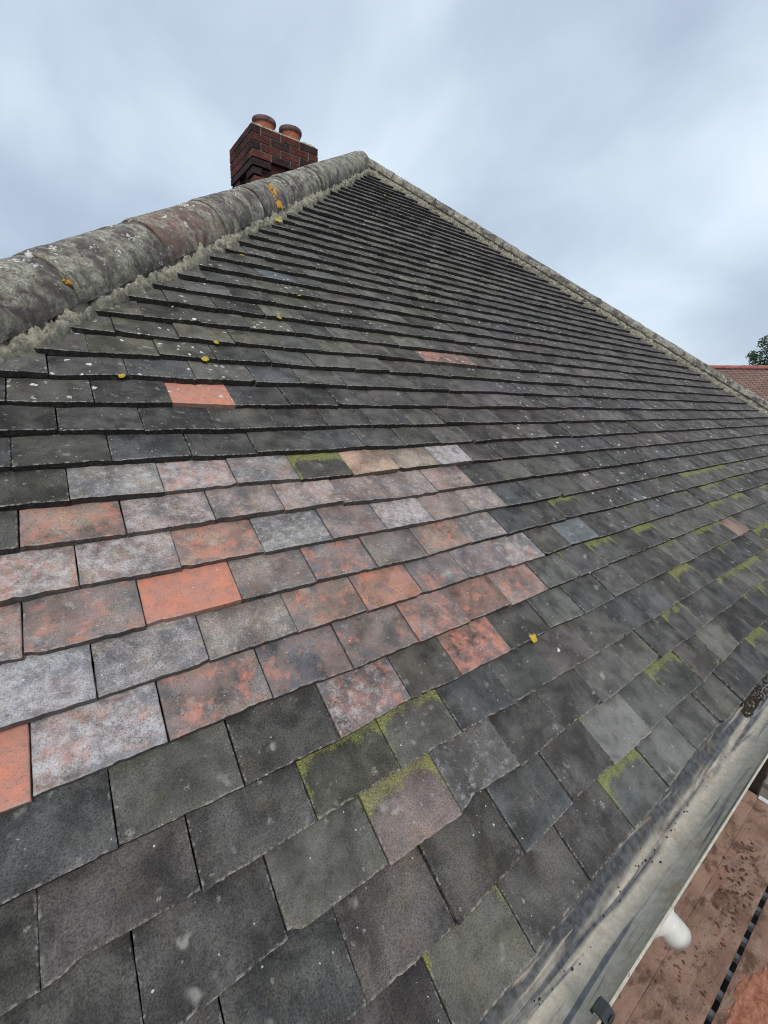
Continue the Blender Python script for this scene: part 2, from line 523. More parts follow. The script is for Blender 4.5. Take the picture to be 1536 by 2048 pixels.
# ------------------------------------------------------------------ mesh helpers
class MB:
    """collects vertices, faces and point attributes; build() links them as ONE mesh object"""

    def __init__(s):
        s.v, s.f, s.sm, s.a = [], [], [], {}

    def add(s, verts, faces, smooth=False, **attrs):
        o = len(s.v)
        s.v += [tuple(x) for x in verts]
        s.f += [tuple(i + o for i in q) for q in faces]
        s.sm += [smooth if isinstance(smooth, bool) else smooth[k] for k in range(len(faces))] if not isinstance(smooth, bool) else [smooth] * len(faces)
        for k, val in attrs.items():
            lst = s.a.setdefault(k, {})
            for i in range(len(verts)):
                lst[o + i] = val[i] if isinstance(val, list) else val

    def box(s, lo, hi, rot=None, at=None, **attrs):
        vs = [Vector((x, y, z)) for x in (lo[0], hi[0]) for y in (lo[1], hi[1]) for z in (lo[2], hi[2])]
        if rot is not None:
            vs = [rot @ q for q in vs]
        if at is not None:
            vs = [q + Vector(at) for q in vs]
        s.add(vs, [(0, 1, 3, 2), (4, 6, 7, 5), (0, 4, 5, 1), (2, 3, 7, 6), (0, 2, 6, 4), (1, 5, 7, 3)], **attrs)

    def lathe(s, prof, c, seg=32, smooth=True, cap=True, axis=None):
        """prof: (radius, height) from bottom to top about c"""
        vs, fs = [], []
        q = Vector((0, 0, 1)).rotation_difference(axis) if axis is not None else None
        for r, h in prof:
            for k in range(seg):
                a = 2 * math.pi * k / seg
                x = Vector((r * math.cos(a), r * math.sin(a), h))
                if q:
                    x = q @ x
                vs.append(x + Vector(c))
        for i in range(len(prof) - 1):
            for k in range(seg):
                k2 = (k + 1) % seg
                fs.append((i * seg + k, i * seg + k2, (i + 1) * seg + k2, (i + 1) * seg + k))
        s.add(vs, fs, smooth)
        if cap:
            s.add(vs[:seg], [tuple(range(seg))[::-1]])
            s.add(vs[-seg:], [tuple(range(seg))])

    def tube(s, pts, rad, seg=20, cap=True):
        pts = [Vector(q) for q in pts]
        rr = rad if isinstance(rad, (list, tuple)) else [rad] * len(pts)
        vs, fs = [], []
        nrm = None
        for i, q in enumerate(pts):
            t = (pts[min(i + 1, len(pts) - 1)] - pts[max(i - 1, 0)]).normalized()
            if nrm is None:
                nrm = t.orthogonal().normalized()
            nrm = (nrm - t * nrm.dot(t)).normalized()
            b = t.cross(nrm)
            for k in range(seg):
                a = 2 * math.pi * k / seg
                vs.append(q + (nrm * math.cos(a) + b * math.sin(a)) * rr[i])
        for i in range(len(pts) - 1):
            for k in range(seg):
                k2 = (k + 1) % seg
                fs.append((i * seg + k, i * seg + k2, (i + 1) * seg + k2, (i + 1) * seg + k))
        s.add(vs, fs, True)
        if cap:
            s.add(vs[:seg], [tuple(range(seg))[::-1]])
            s.add(vs[-seg:], [tuple(range(seg))])

    def build(s, name, mat, parent=None, bevel=0.0):
        me = bpy.data.meshes.new(name)
        me.from_pydata(s.v, [], s.f)
        me.polygons.foreach_set('use_smooth', s.sm)
        for k, d in s.a.items():
            smp = next(iter(d.values()))
            if isinstance(smp, (int, float)):
                at = me.attributes.new(k, 'FLOAT', 'POINT')
                at.data.foreach_set('value', [float(d.get(i, 0.0)) for i in range(len(s.v))])
            elif k == 'tint':
                at = me.attributes.new(k, 'FLOAT_COLOR', 'POINT')
                at.data.foreach_set('color', [c for i in range(len(s.v)) for c in (*d.get(i, (0, 0, 0)), 1.0)])
            else:
                at = me.attributes.new(k, 'FLOAT_VECTOR', 'POINT')
                at.data.foreach_set('vector', [c for i in range(len(s.v)) for c in d.get(i, (0, 0, 0))])
        me.materials.append(mat)
        me.update()
        o = bpy.data.objects.new(name, me)
        COL.objects.link(o)
        if parent:
            o.parent = parent
        if bevel:
            b = o.modifiers.new('bevel', 'BEVEL')
            b.width = bevel
            b.segments = 2
            b.limit_method = 'ANGLE'
        return o


def empty(name, loc, label, cat, group=None):
    o = bpy.data.objects.new(name, None)
    COL.objects.link(o)
    o.location = loc
    tag(o, label, cat, group)
    return o


def tag(o, label=None, cat=None, group=None, kind=None):
    for k, v in (('label', label), ('category', cat), ('group', group), ('kind', kind)):
        if v:
            o[k] = v
    return o


def nz(x, y, z=0.0):
    return noise.noise(Vector((x, y, z)))


# ------------------------------------------------------------------ the ground
GZ = -2.7
g = MB()
g.add([(-900, -900, GZ), (900, -900, GZ), (900, 900, GZ), (-900, 900, GZ)], [(0, 1, 2, 3)])
tag(g.build('ground', M_GROUND), kind='structure')

# ------------------------------------------------------------------ the house
house = empty('house', (0, 0, 0), 'brick chimneyed house with a steep hipped roof of dark weathered tiles', 'house')

# hips: point on the mortar edge, direction up the hip, outward normal, all in roof-plane metres
L0, LD = Vector((-0.02514, 2.06883)), Vector((0.643214, 0.765686))
LP = Vector((-0.765686, 0.643214))
R0, RD = Vector((3.67217, 2.65345)), Vector((-0.633878, 0.773433))
RP = Vector((0.773433, 0.633878))
AXL, AXR = .140, .104          # mortar edge to hip axis
LA, RA = L0 + LP * AXL, R0 + RP * AXR
# apex of the two axes
_d = LD.x * RD.y - LD.y * RD.x
_q = RA - LA
TL = (_q.x * RD.y - _q.y * RD.x) / _d
TRR = (_q.x * LD.y - _q.y * LD.x) / _d
APEX2 = LA + LD * TL
APEX = slope(APEX2.x, APEX2.y)
RIDGE_END = APEX.y + 4.6


def hip_u(v, side, off=0.0):
    """u of the hip axis (moved `off` outward) at height v"""
    A, D, Pp = (LA, LD, LP) if side < 0 else (RA, RD, RP)
    a = A + Pp * off
    return a.x + D.x * (v - a.y) / D.y


UL0, UR0 = hip_u(0, -1), hip_u(0, 1)

# roof: the boarded and felted deck under the tiles, front and both sides
deck = MB()
DN = -.05
fl, fr = slope(UL0 + .04, 0, DN), slope(UR0 - .04, 0, DN)
ap = slope(APEX2.x, APEX2.y - .06, DN)
deck.add([fl, fr, ap], [(0, 1, 2)])
roof = deck.build('roof', M_FELT, house)

# side and back slopes with tile courses (they fall away from this side)
bk = MB()
yb = RIDGE_END + (APEX.y)
A1, A2 = Vector((APEX.x, APEX.y, APEX.z - .05)), Vector((APEX.x, RIDGE_END, APEX.z - .05))
E = [Vector((UL0, 0, -.05)), Vector((UL0, yb, -.05)), Vector((UR0, yb, -.05)), Vector((UR0, 0, -.05))]


def face(mb, pts):
    o = pts[0]
    n = (pts[1] - pts[0]).cross(pts[2] - pts[0]).normalized()
    h = Vector((n.y, -n.x, 0)).normalized()
    up = n.cross(h)
    mb.add(pts, [tuple(range(len(pts)))], tuv=[(float((q - o).dot(h)), float((q - o).dot(up)), 0.0) for q in pts])


face(bk, [E[1], E[0], A1, A2])
face(bk, [E[3], E[2], A2, A1])
face(bk, [E[2], E[1], A2])
bk.build('side_slope', M_BACKROOF, roof)

# ---- measured joints: lower ends of the gaps between tiles, photo pixel -> slope position
JOINTS = {0: [(1070.7, 1908, 0), (1182, 1763, 1), (1270, 1656, 2), (1338.7, 1574, 3), (1395.7, 1501, 4), (1443, 1447, 5), (1487, 1403, 6)],
1: [(735, 2011, -1.5), (914.5, 1849, -.5), (1051, 1706.6, .5), (1148, 1603.6, 1.5), (1231, 1527, 2.5), (1303, 1460, 3.5), (1355, 1411.6, 4.5), (1407, 1363, 5.5), (1446, 1322, 6.5)],
2: [(579, 1882, -2), (780.7, 1731, -1), (925.5, 1625.5, 0), (1041, 1531, 1), (1129, 1460, 2), (1205, 1403.5, 3), (1272, 1353, 4), (1322, 1314, 5), (1374, 1278, 6), (1412, 1249, 7)],
3: [(80, 1985, -3.5), (405, 1790, -2.5), (636, 1638, -1.5), (802, 1536, -.5), (925.5, 1466, .5), (1033, 1406, 1.5), (1117, 1354, 2.5), (1192, 1307, 3.5), (1252, 1272, 4.5)],
4: [(236, 1692, -3), (490, 1572, -2), (680, 1476, -1), (825, 1398, 0), (925, 1350, 1), (1023, 1299, 2), (1101, 1258, 3), (1171, 1225.5, 4)],
5: [(63, 1597, -3.5), (338.5, 1485, -2.5), (548, 1398, -1.5), (709, 1338, -.5), (840, 1284, .5), (941.6, 1243, 1.5), (1024.6, 1209, 2.5), (1098, 1178, 3.5)],
6: [(194, 1395, -3), (420, 1322, -2), (596, 1263, -1), (736, 1220.6, 0), (848, 1186.5, 1), (940, 1155.5, 2), (1023, 1131, 3), (1091, 1110, 4), (1143, 1090, 5), (1199, 1074, 6)],
7: [(46, 1312, -3.5), (293, 1250.6, -2.5), (485, 1202, -1.5), (634, 1162, -.5), (756, 1134, .5), (858, 1109, 1.5), (945, 1085.5, 2.5), (1017, 1067.6, 3.5), (1078, 1051, 4.5), (1134, 1036.7, 5.5)],
8: [(159.5, 1171, -3), (363, 1135, -2), (530, 1103, -1), (667, 1079, 0), (776, 1059.5, 1), (868, 1041.6, 2), (945, 1023.7, 3), (1015, 1012, 4), (1073.5, 1002.5, 5)],
9: [(38, 1094, -3.5), (254, 1065, -2.5), (432, 1040, -1.5), (571, 1020, -.5), (688, 1004, .5), (787, 996, 1.5), (876, 982, 2.5), (950, 970, 3.5)],
10: [(140, 1000, -3), (330, 984, -2), (476, 968, -1), (602, 958, 0), (709, 949, 1), (800, 937, 2), (882, 929, 3), (946.5, 921, 4)],
11: [(22, 933, -3.5), (224, 923, -2.5), (385, 912, -1.5)],
12: [(116, 860, -3), (290, 861, -2), (433, 858, -1)],
13: [(189, 805, -2.5), (345, 805, -1.5), (472, 809, -.5)],
14: [(97, 749, -3), (257, 749, -2), (393, 759, -1)],
15: [(178, 704, -2.5), (319, 710, -1.5)]}
TW, TG, TT = .165, .1000387, .0168
JMAP = {}
for r, l in JOINTS.items():
    for x, y, u in l:
        JMAP[(r, u)] = plane_at(x, y)
NROW = int(APEX2.y / TG)
ROWJ = {}


def row_jitter(r, u):
    """courses wander a little along their length"""
    return .0035 * nz(u * .35, r * 3.1, 5.0) + .0014 * nz(u * 1.7, r * 9.7, 2.0)


def joint(r, u):
    k = (r, u)
    if k not in JMAP:
        # offset carried on from the nearest measured joint of the course, fading out
        near = [q for q in JMAP if q[0] == r and (r, q[1]) in MEAS]
        du = dv = 0.0
        if near:
            q = min(near, key=lambda q: abs(q[1] - u))
            w = math.exp(-abs(q[1] - u) / 2.5)
            du, dv = (JMAP[q][0] - q[1] * TW) * w, (JMAP[q][1] - r * TG) * w
        rr = random.Random(hash((r, int(u * 2))) & 0xffff)
        JMAP[k] = (u * TW + du + rr.uniform(-.006, .006), r * TG + dv + row_jitter(r, u) + rr.uniform(-.0012, .0012))
    return JMAP[k]


MEAS = set(JMAP)

GREY = [(.088, .085, .078), (.098, .094, .082), (.084, .078, .078), (.080, .083, .083), (.106, .101, .090), (.074, .072, .069), (.092, .083, .080)]
PINK = (.175, .142, .13)
WARM = (.16, .13, .108)
# (course, left joint): tint, red, bloom, moss, pale
SPEC = {
 (10, -3): ((.20, .18, .165), .12, .55, 0, .15), (10, -2): (PINK, .62, .62, 0, .1), (10, -1): ((.15, .145, .14), .42, .50, 0, 0), (10, 0): ((.085, .08, .07), 0, .1, .95, 0), (10, 1): ((.24, .165, .125), .22, .05, 0, .1), (10, 2): ((.19, .155, .125), .18, .1, 0, .1), (10, 3): (PINK, .40, .72, 0, .1),
 (9, -3.5): (WARM, .58, .35, 0, 0), (9, -2.5): (PINK, .25, .55, 0, 0), (9, -1.5): ((.15, .13, .12), .40, .5, 0, 0), (9, -.5): (PINK, .42, .55, 0, 0), (9, .5): (PINK, .38, .5, 0, 0), (9, 1.5): (PINK, .2, .45, 0, .05), (9, 2.5): (PINK, .45, .45, 0, 0),
 (8, -4): (WARM, .58, .62, 0, .1), (8, -3): (PINK, .40, .62, 0, 0), (8, -2): ((.19, .135, .11), .60, .25, 0, 0), (8, -1): ((.15, .142, .138), .24, .56, 0, 0), (8, 0): ((.15, .125, .12), .38, .4, 0, 0), (8, 1): (PINK, .42, .68, 0, .1), (8, 2): (PINK, .36, .38, 0, .1), (8, 3): (PINK, .30, .52, 0, .1),
 (7, -4.5): (PINK, .50, .5, 0, 0), (7, -3.5): ((.115, .105, .10), .52, .42, 0, 0), (7, -2.5): ((.20, .11, .08), .98, .0, 0, 0), (7, -1.5): ((.15, .13, .118), .36, .42, 0, 0), (7, -.5): ((.11, .115, .12), .56, .40, 0, 0), (7, .5): ((.125, .11, .10), .25, .35, 0, 0), (7, 1.5): (WARM, .56, .35, 0, 0), (7, 2.5): ((.16, .145, .138), .15, .5, 0, 0),
 (6, -5): (PINK, .52, .45, 0, 0), (6, -4): ((.15, .15, .155), .36, .66, 0, .05), (6, -3): ((.135, .125, .125), .25, .52, 0, 0), (6, -2): ((.145, .128, .115), .28, .46, 0, 0), (6, -1): ((.15, .125, .105), .54, .30, 0, 0), (6, 0): ((.25, .13, .09), .80, .22, 0, 0), (6, 1): ((.09, .095, .10), .52, .32, 0, 0), (6, 2): ((.15, .135, .135), .36, .46, 0, 0), (6, 3): ((.16, .15, .145), .50, .58, 0, .1),
 (5, -4.5): ((.24, .12, .085), 1.0, .05, 0, 0), (5, -3.5): ((.14, .128, .13), .48, .64, 0, 0), (5, -2.5): ((.12, .105, .10), .64, .40, 0, 0), (5, -1.5): ((.085, .088, .092), .50, .32, 0, 0), (5, -.5): ((.11, .10, .092), .42, .22, 0, 0), (5, .5): ((.165, .12, .105), .62, .45, 0, 0), (5, 1.5): ((.10, .065, .052), .52, .12, 0, 0), (5, 2.5): ((.16, .125, .115), .58, .40, 0, 0), (5, 3.5): ((.10, .102, .088), 0, .1, .25, .3),
 (4, -4): ((.075, .078, .078), 0, .15, 0, 0), (4, -3): ((.098, .096, .080), 0, .1, .25, .12), (4, -2): ((.075, .072, .065), 0, .1, .25, 0), (4, -1): ((.155, .125, .118), .52, .55, 0, 0), (4, 0): ((.11, .10, .082), .05, .05, .1, .1), (4, 1): ((.14, .105, .095), .66, .38, 0, 0), (4, 2): ((.082, .080, .074), 0, .1, .1, 0),
 (3, -3.5): ((.098, .088, .084), .08, .1, 0, 0), (3, -2.5): ((.085, .083, .077), 0, .08, .28, 0), (3, -1.5): ((.082, .08, .062), 0, .05, .8, .05), (3, -.5): ((.105, .10, .088), 0, .1, .74, .1), (3, .5): ((.076, .080, .082), 0, .1, 0, 0), (3, 1.5): ((.078, .079, .076), 0, .15, 0, 0),
 (2, -3): ((.082, .078, .074), 0, .1, 0, 0), (2, -2): ((.105, .10, .082), .02, .1, .3, .2), (2, -1): ((.205, .155, .145), .18, .1, .78, .12), (2, 0): ((.105, .098, .09), .1, .45, 0, .15), (2, 1): ((.082, .078, .073), 0, .2, .1, 0), (2, 2): ((.085, .080, .077), 0, .15, 0, 0), (2, 3): ((.10, .097, .090), 0, .2, 0, .25),
 (1, -2.5): ((.076, .078, .076), 0, .1, 0, 0), (1, -1.5): ((.105, .092, .086), .18, .08, .15, 0), (1, -.5): ((.088, .082, .074), 0, .1, .2, 0), (1, .5): ((.075, .078, .077), 0, .35, .1, .1), (1, 1.5): ((.092, .086, .082), 0, .25, 0, 0), (1, 2.5): ((.15, .15, .14), 0, .2, .45, .55), (1, 3.5): ((.088, .096, .09), 0, .15, .3, .1), (1, 4.5): ((.09, .095, .085), 0, .1, .75, 0),
 (0, -2): ((.085, .075, .072), .2, .1, 0, 0), (0, -1): ((.105, .102, .082), 0, .1, .62, .2), (0, 0): ((.098, .092, .085), 0, .15, .05, .08), (0, 1): ((.090, .084, .080), 0, .15, 0, 0), (0, 2): ((.095, .102, .095), 0, .15, .85, .22), (0, 3): ((.12, .122, .115), 0, .2, .2, .38), (0, 4): ((.10, .098, .094), 0, .15, .1, .12),
 (13, -1.5): ((.30, .13, .09), 1.0, .0, 0, 0), (13, -2.5): ((.074, .073, .070), 0, .1, 0, 0), (15, -.5): ((.07, .07, .065), 0, .05, .45, 0)}


def uv_of_pixel(x, y):
    u, v = plane_at(x, y)
    r = int(math.floor(v / TG))
    base = 0.0 if r % 2 == 0 else .5
    return r, math.floor(u / TW - base) + base


for (x, y), sp in {(875, 712): ((.21, .13, .115), .60, .30, 0, .1), (935, 718): ((.20, .13, .115), .55, .35, 0, .1), (1478, 1046): ((.25, .16, .125), .30, .1, 0, .2),
                   (1312, 868): ((.12, .105, .09), .1, .3, 0, .25), (560, 545): ((.10, .115, .135), 0, .2, 0, .2), (1165, 1068): ((.10, .115, .125), 0, .45, 0, .2),
                   (1130, 1205): ((.10, .105, .09), 0, .2, .2, .25), (1030, 1040): ((.075, .08, .082), 0, .2, 0, 0)}.items():
    SPEC.setdefault(uv_of_pixel(x, y), sp)
CHIP = {(3, -3.5): lambda t: .0085 * max(0.0, min(1, (t - .13) / .09)) * (1 - .75 * t) , (2, 0): lambda t: .010 * max(0.0, min(1, (t - .08) / .12)) * (1 - t)}


def patch_gain(t):
    return tuple(c * 1.85 for c in t)


def tile_look(r, u):
    rr = random.Random((r * 977 + int(u * 2) * 131) & 0xffffff)
    x, y, dep = project(slope(u * TW + .08, r * TG + .05))
    sp = SPEC.get((r, u))
    if sp:
        tint, red, bloom, moss, pale = sp
        if 5 <= r <= 13 and (red > .1 or bloom > .4):
            tint = patch_gain(tint)
            red = red if red > .9 else min(red, .56)
        white = .0 if r < 12 else .7
        seed = rr.random()
    else:
        tint = rr.choice(GREY)
        k = rr.uniform(.68, 1.34)
        if x > 900 and 9 < r < 22:                      # browner purple ones on the far right
            tint = tuple(a * b for a, b in zip(tint, (1.0, .92, .97)))
        if x < 1000 and 14 < r < 30:                    # olive greys in the middle of the slope
            tint = tuple(a * b for a, b in zip(tint, (1.06, 1.06, .95)))
        tint = tuple(c * k for c in tint)
        red, bloom, pale = (rr.uniform(0, .16), rr.uniform(0, .25), rr.choice((0, 0, 0, .08, .2)))
        moss = rr.uniform(0, .25)
        if r < 8 and u > 4:
            moss = rr.uniform(.5, .98) if rr.random() < min(.75, .12 + .09 * (u - 4)) * (1.15 - r * .09) else .25
        white = 0.0
        if r > 12 and u < -.5:
            white = rr.uniform(.3, .9)
        elif u > 6 and r > 5:
            white = rr.uniform(.2, 1.0)
        elif r > 16:
            white = rr.uniform(.0, .8)
        seed = rr.random()
    return dict(tint=tuple(float(c) for c in tint), red=float(red), bloom=float(bloom), moss=float(moss), pale=float(pale), white=float(white), seed=float(seed))


def tile_geo(mb, r, u, hi):
    """one plain clay tile of the course r whose left joint is u"""
    (ul, vl), (ur, vr) = joint(r, u), joint(r, u + 1)
    rr = random.Random((r * 5171 + int(u * 2) * 733) & 0xffffff)
    gap = rr.uniform(.0008, .0022)
    ul, ur = ul + gap, ur - gap
    n0 = rr.uniform(-.0008, .0026)
    roll = rr.uniform(-.0024, .0024)
    camber = rr.uniform(-.0010, .0022)
    dvl, dvr = rr.uniform(-.0028, .0028), rr.uniform(-.0028, .0028)
    nx, ny = (22, 12) if hi else (6, 4)
    L = .150
    e = .0016
    xs = [0, e / TW] + [k / (nx - 2) for k in range(1, nx - 2)] + [1 - e / TW, 1]
    ys = [0, e / L] + [k / (ny - 2) for k in range(1, ny - 2)] + [1]
    chip = CHIP.get((r, u))
    # two or three knocks along the lower edge
    knocks = [(rr.random(), rr.uniform(.015, .06), rr.uniform(.0, .0024)) for _ in range(3)]
    if rr.random() < .22:
        knocks.append((rr.choice((.02, .98)), .05, rr.uniform(.003, .008)))
    top, low, tuv, cols = [], [], [], len(xs)
    for j, b in enumerate(ys):
        for i, a in enumerate(xs):
            uu = ul + (ur - ul) * a
            vv = vl + dvl + (vr + dvr - vl - dvl) * a
            V = b * L
            edge = 0.0
            if hi:
                edge = .0012 * nz(uu * 60, r * 7.3, 1) + .0007 * nz(uu * 210, r * 7.3, 4)
            for c, w, dp in knocks:
                edge += dp * math.exp(-((a - c) / w) ** 2)
            if chip:
                edge += chip(a)
            vv += V + edge * max(0, 1 - b * 2.2)
            if hi and i in (0, cols - 1):
                uu += (.0009 * nz(vv * 90, uu * 9, 3)) * (1 if i == 0 else -1) - (.0004 if i == 0 else -.0004)
            n = n0 + roll * (a - .5) * 2 + camber * (1 - (2 * a - 1) ** 2) - V * (TT + .0003) / TG
            if hi:
                n += .00055 * nz(uu * 26, vv * 26, rr.random() * 0 + r) + .0002 * nz(uu * 120, vv * 120, r)
            if j == 0 or i in (0, cols - 1):
                n -= .0013
            # cut to the hips
            lo_, hi_ = hip_u(vv, -1, .012), hip_u(vv, 1, .012)
            if uu < lo_:
                uu = lo_
            if uu > hi_:
                uu = hi_
            top.append(slope(uu, vv, n))
            low.append(slope(uu, vv, n - TT))
            tuv.append((float(a), float(V / TG), 0.0))
    vs = top + low
    m = len(top)
    fs, sm = [], []
    rows = len(ys)
    for j in range(rows - 1):
        for i in range(cols - 1):
            q = j * cols + i
            fs.append((q, q + 1, q + cols + 1, q + cols))
    ntop = len(fs)
    # lower edge and sides carry their own vertices so that their painted shade and grime stay on them
    nb = len(vs)
    rim = [(i, m + i) for i in range(cols)]
    for a_, b_ in rim:
        vs += [top[a_], low[a_]]
    tuv2 = [tuv[i] for i in range(cols) for _ in (0, 1)]
    for i in range(cols - 1):
        q = nb + i * 2
        fs.append((q + 2, q, q + 1, q + 3))
    for j in range(rows - 1):
        a, b = j * cols, (j + 1) * cols
        fs.append((a, b, m + b, m + a))
        a, b = a + cols - 1, b + cols - 1
        fs.append((b, a, m + a, m + b))
    look = tile_look(r, u)
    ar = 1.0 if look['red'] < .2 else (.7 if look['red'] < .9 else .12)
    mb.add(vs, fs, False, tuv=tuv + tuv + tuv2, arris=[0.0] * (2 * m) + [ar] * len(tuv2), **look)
    base = len(mb.sm) - len(fs)
    for k in range(ntop):
        mb.sm[base + k] = True


# which tiles there are, and which 100 show largest
tiles = []
for r in range(-1, NROW + 1):
    base = 0.0 if r % 2 == 0 else .5
    k = -20
    while k < 50:
        u = k + base
        k += 1
        vm = r * TG + .05
        if (u + 1) * TW < hip_u(vm - .05, -1, 0) or u * TW > hip_u(vm - .05, 1, 0) or r * TG > APEX2.y - .08:
            continue
        if r == -1:
            continue
        pts = [project(slope(u * TW + a * TW, r * TG + b * TG)) for a, b in ((0, 0), (1, 0), (1, 1), (0, 1))]
        area = 0.0
        if all(q[2] > .05 for q in pts):
            # clip by sampling
            inside = 0
            for i in range(6):
                for j in range(6):
                    q = project(slope((u + (i + .5) / 6) * TW, (r + (j + .5) / 6) * TG))
                    inside += q[2] > .05 and 0 < q[0] < 1536 and 0 < q[1] < 2048
            sh = sum(pts[i][0] * pts[(i + 1) % 4][1] - pts[(i + 1) % 4][0] * pts[i][1] for i in range(4)) / 2
            area = abs(sh) * inside / 36
        tiles.append((area, r, u))
tiles.sort(reverse=True)
field = MB()
for k, (area, r, u) in enumerate(tiles):
    if k < 100:
        mb = MB()
        tile_geo(mb, r, u, True)
        o = mb.build('roof_tile', M_TILE, roof)
        sp = SPEC.get((r, u))
        if sp and sp[1] > .9:
            o['label'] = 'bright orange red clay tile'
        elif sp and sp[1] > .45 and sp[3] == 0:
            o['label'] = 'grey tile with patches of bare terracotta'
        elif sp and sp[3] > .7:
            o['label'] = 'dark tile with yellow green moss along its top'
        elif sp and sp[2] > .5:
            o['label'] = 'pinkish grey tile with pale bloom'
    else:
        tile_geo(field, r, u, area > 900)
tag(field.build('roof_tiles', M_TILE, roof), kind='stuff')
# the doubled course at the eaves shows as a dark lip under the first one
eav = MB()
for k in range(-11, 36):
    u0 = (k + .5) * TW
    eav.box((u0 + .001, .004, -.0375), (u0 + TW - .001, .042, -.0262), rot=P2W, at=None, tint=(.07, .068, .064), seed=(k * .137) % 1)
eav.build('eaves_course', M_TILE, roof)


# ------------------------------------------------------------------ hip tiles and their mortar
def hip_frame(side):
    A, D, Pp = (LA, LD, LP) if side < 0 else (RA, RD, RP)
    ax = slope(A.x, A.y)
    d3 = (slope(D.x, D.y) - slope(0, 0)).normalized()
    n_main = P2W @ Vector((0, 0, 1))
    p_main = P2W @ Vector((Pp.x, Pp.y, 0))
    return ax, d3, p_main, n_main


def half_pipe(mb, side, t0, t1, r0, r1, lift, seed, red, a0=13, a1=218, th=.016, seg=30, steps=26):
    ax, d3, pm, nm = hip_frame(side)
    vs, fs = [], []
    ang = [math.radians(a0 + (a1 - a0) * k / seg) for k in range(seg + 1)]
    for i in range(steps + 1):
        t = t0 + (t1 - t0) * i / steps
        if i == 0:
            t += 0
        rr = r0 + (r1 - r0) * i / steps
        for k, a in enumerate(ang):
            # a = 0 points down the main slope side (towards the viewer's tiles)
            dirv = -pm * math.cos(a) + nm * math.sin(a)
            q = ax + d3 * t + dirv * rr + nm * lift
            w = .0022 * noise.noise(q * 14 + Vector((seed * 9, 0, 0))) + .0012 * noise.noise(q * 55)
            e = min(i, steps - i)
            if e == 0:
                w -= .003
            vs.append(q + dirv * w)
    c = seg + 1
    for i in range(steps):
        for k in range(seg):
            fs.append((i * c + k, (i + 1) * c + k, (i + 1) * c + k + 1, i * c + k + 1))
    o = len(vs)
    inner = []
    for i in (0, steps):
        for k, a in enumerate(ang):
            dirv = -pm * math.cos(a) + nm * math.sin(a)
            inner.append(vs[i * c + k] - dirv * th)
    allv = vs + inner
    n_s = len(fs)
    for k in range(seg):
        fs.append((k, k + 1, o + k + 1, o + k))
        fs.append((steps * c + k + 1, steps * c + k, o + c + k, o + c + k + 1))
    for k in (0, seg):
        for i in range(steps):
            pass
    mb.add(allv, fs, True, seed=seed, red=red)
    base = len(mb.sm) - len(fs)
    for k in range(n_s, len(fs)):
        mb.sm[base + k] = False


JL = [-2.75, -2.3, -1.85, -1.42, -.98, -.543, -.085, .36, .80, 1.26, 1.80, TL - .02]
for i in range(len(JL) - 1):
    mb = MB()
    redv = .50 if abs(JL[i] + .085) < .01 else R_.choice((.0, .1, .25))
    half_pipe(mb, -1, JL[i] + .002, JL[i + 1] - .002, .106, .101, .0, R_.random(), redv)
    mb.build('hip_tile', M_HIP, roof)
JR = [-3.6 + .455 * k for k in range(0, 14)]
JR = [t for t in JR if t < TRR - .25] + [TRR - .02]
for i in range(len(JR) - 1):
    mb = MB()
    half_pipe(mb, 1, JR[i] + .002, JR[i + 1] - .002, .076, .073, .004, R_.random(), R_.choice((0, .1, .2)), a0=26, a1=215)
    mb.build('hip_tile', M_HIP, roof)
# ridge running back from the apex
yy = APEX.y - .02
while yy < RIDGE_END:
    mb = MB()
    vs, fs = [], []
    for i in range(2):
        for k in range(17):
            a = math.pi * k / 16
            vs.append(Vector((APEX.x + .1 * math.cos(a), yy + .446 * i, APEX.z - .015 + .1 * math.sin(a))))
    for k in range(16):
        fs.append((k, k + 1, 18 + k, 17 + k))
    mb.add(vs, fs, True, seed=R_.random(), red=.1)
    mb.build('ridge_tile', M_HIP, roof)
    yy += .45


def mortar_strip(side, t0, t1, axoff, r_core):
    ax, d3, pm, nm = hip_frame(side)
    mb = MB()
    steps = int((t1 - t0) / .008)
    nc = 14
    vs, fs = [], []
    for i in range(steps + 1):
        t = t0 + (t1 - t0) * i / steps
        wob = .022 * nz(t * 7, side * 3.0, 1.5) + .013 * nz(t * 26, side * 2.0, 7.5) + .004 * nz(t * 90, 2, 3)
        for k in range(nc + 1):
            b = k / nc
            # from under the tile (offset small) out to the feathered edge over the tiles
            o_in, o_out = r_core * .62, axoff - .004 + wob
            off = o_in + (o_out - o_in) * b
            q = ax + d3 * t - pm * off
            hgt = .020 * (1 - b) + .0135 - .030 * max(0, b - .86) / .14
            lump = .011 * noise.noise(q * 22) + .009 * noise.noise(q * 60) + .0045 * noise.noise(q * 150)
            cre = abs(noise.noise(q * 20 + Vector((7, 7, 7))))
            if cre < .10:
                lump -= .015 * (1 - cre / .10)
            dd, pp = noise.voronoi(q * 19)
            lump += .011 * noise.noise(pp[0] * 6) - .013 * max(0, 1 - (dd[1] - dd[0]) / .16)
            vs.append(q + nm * (hgt + lump * (1 - max(0, b - .9) * 6)))
    c = nc + 1
    for i in range(steps):
        for k in range(nc):
            f = (i * c + k, i * c + k + 1, (i + 1) * c + k + 1, (i + 1) * c + k)
            fs.append(f if side < 0 else f[::-1])
    mb.add(vs, fs, True)
    # bedding that fills the joints between the hip tiles
    half_pipe(mb, side, t0, t1, r_core - .004, r_core - .004, 0, .3, 0, steps=60)
    return mb


mortar_strip(-1, -2.75, TL - .02, AXL, .1).build('hip_mortar', M_MORTAR, roof)
mortar_strip(1, -3.6, TRR - .02, AXR, .071).build('hip_mortar', M_MORTAR, roof)
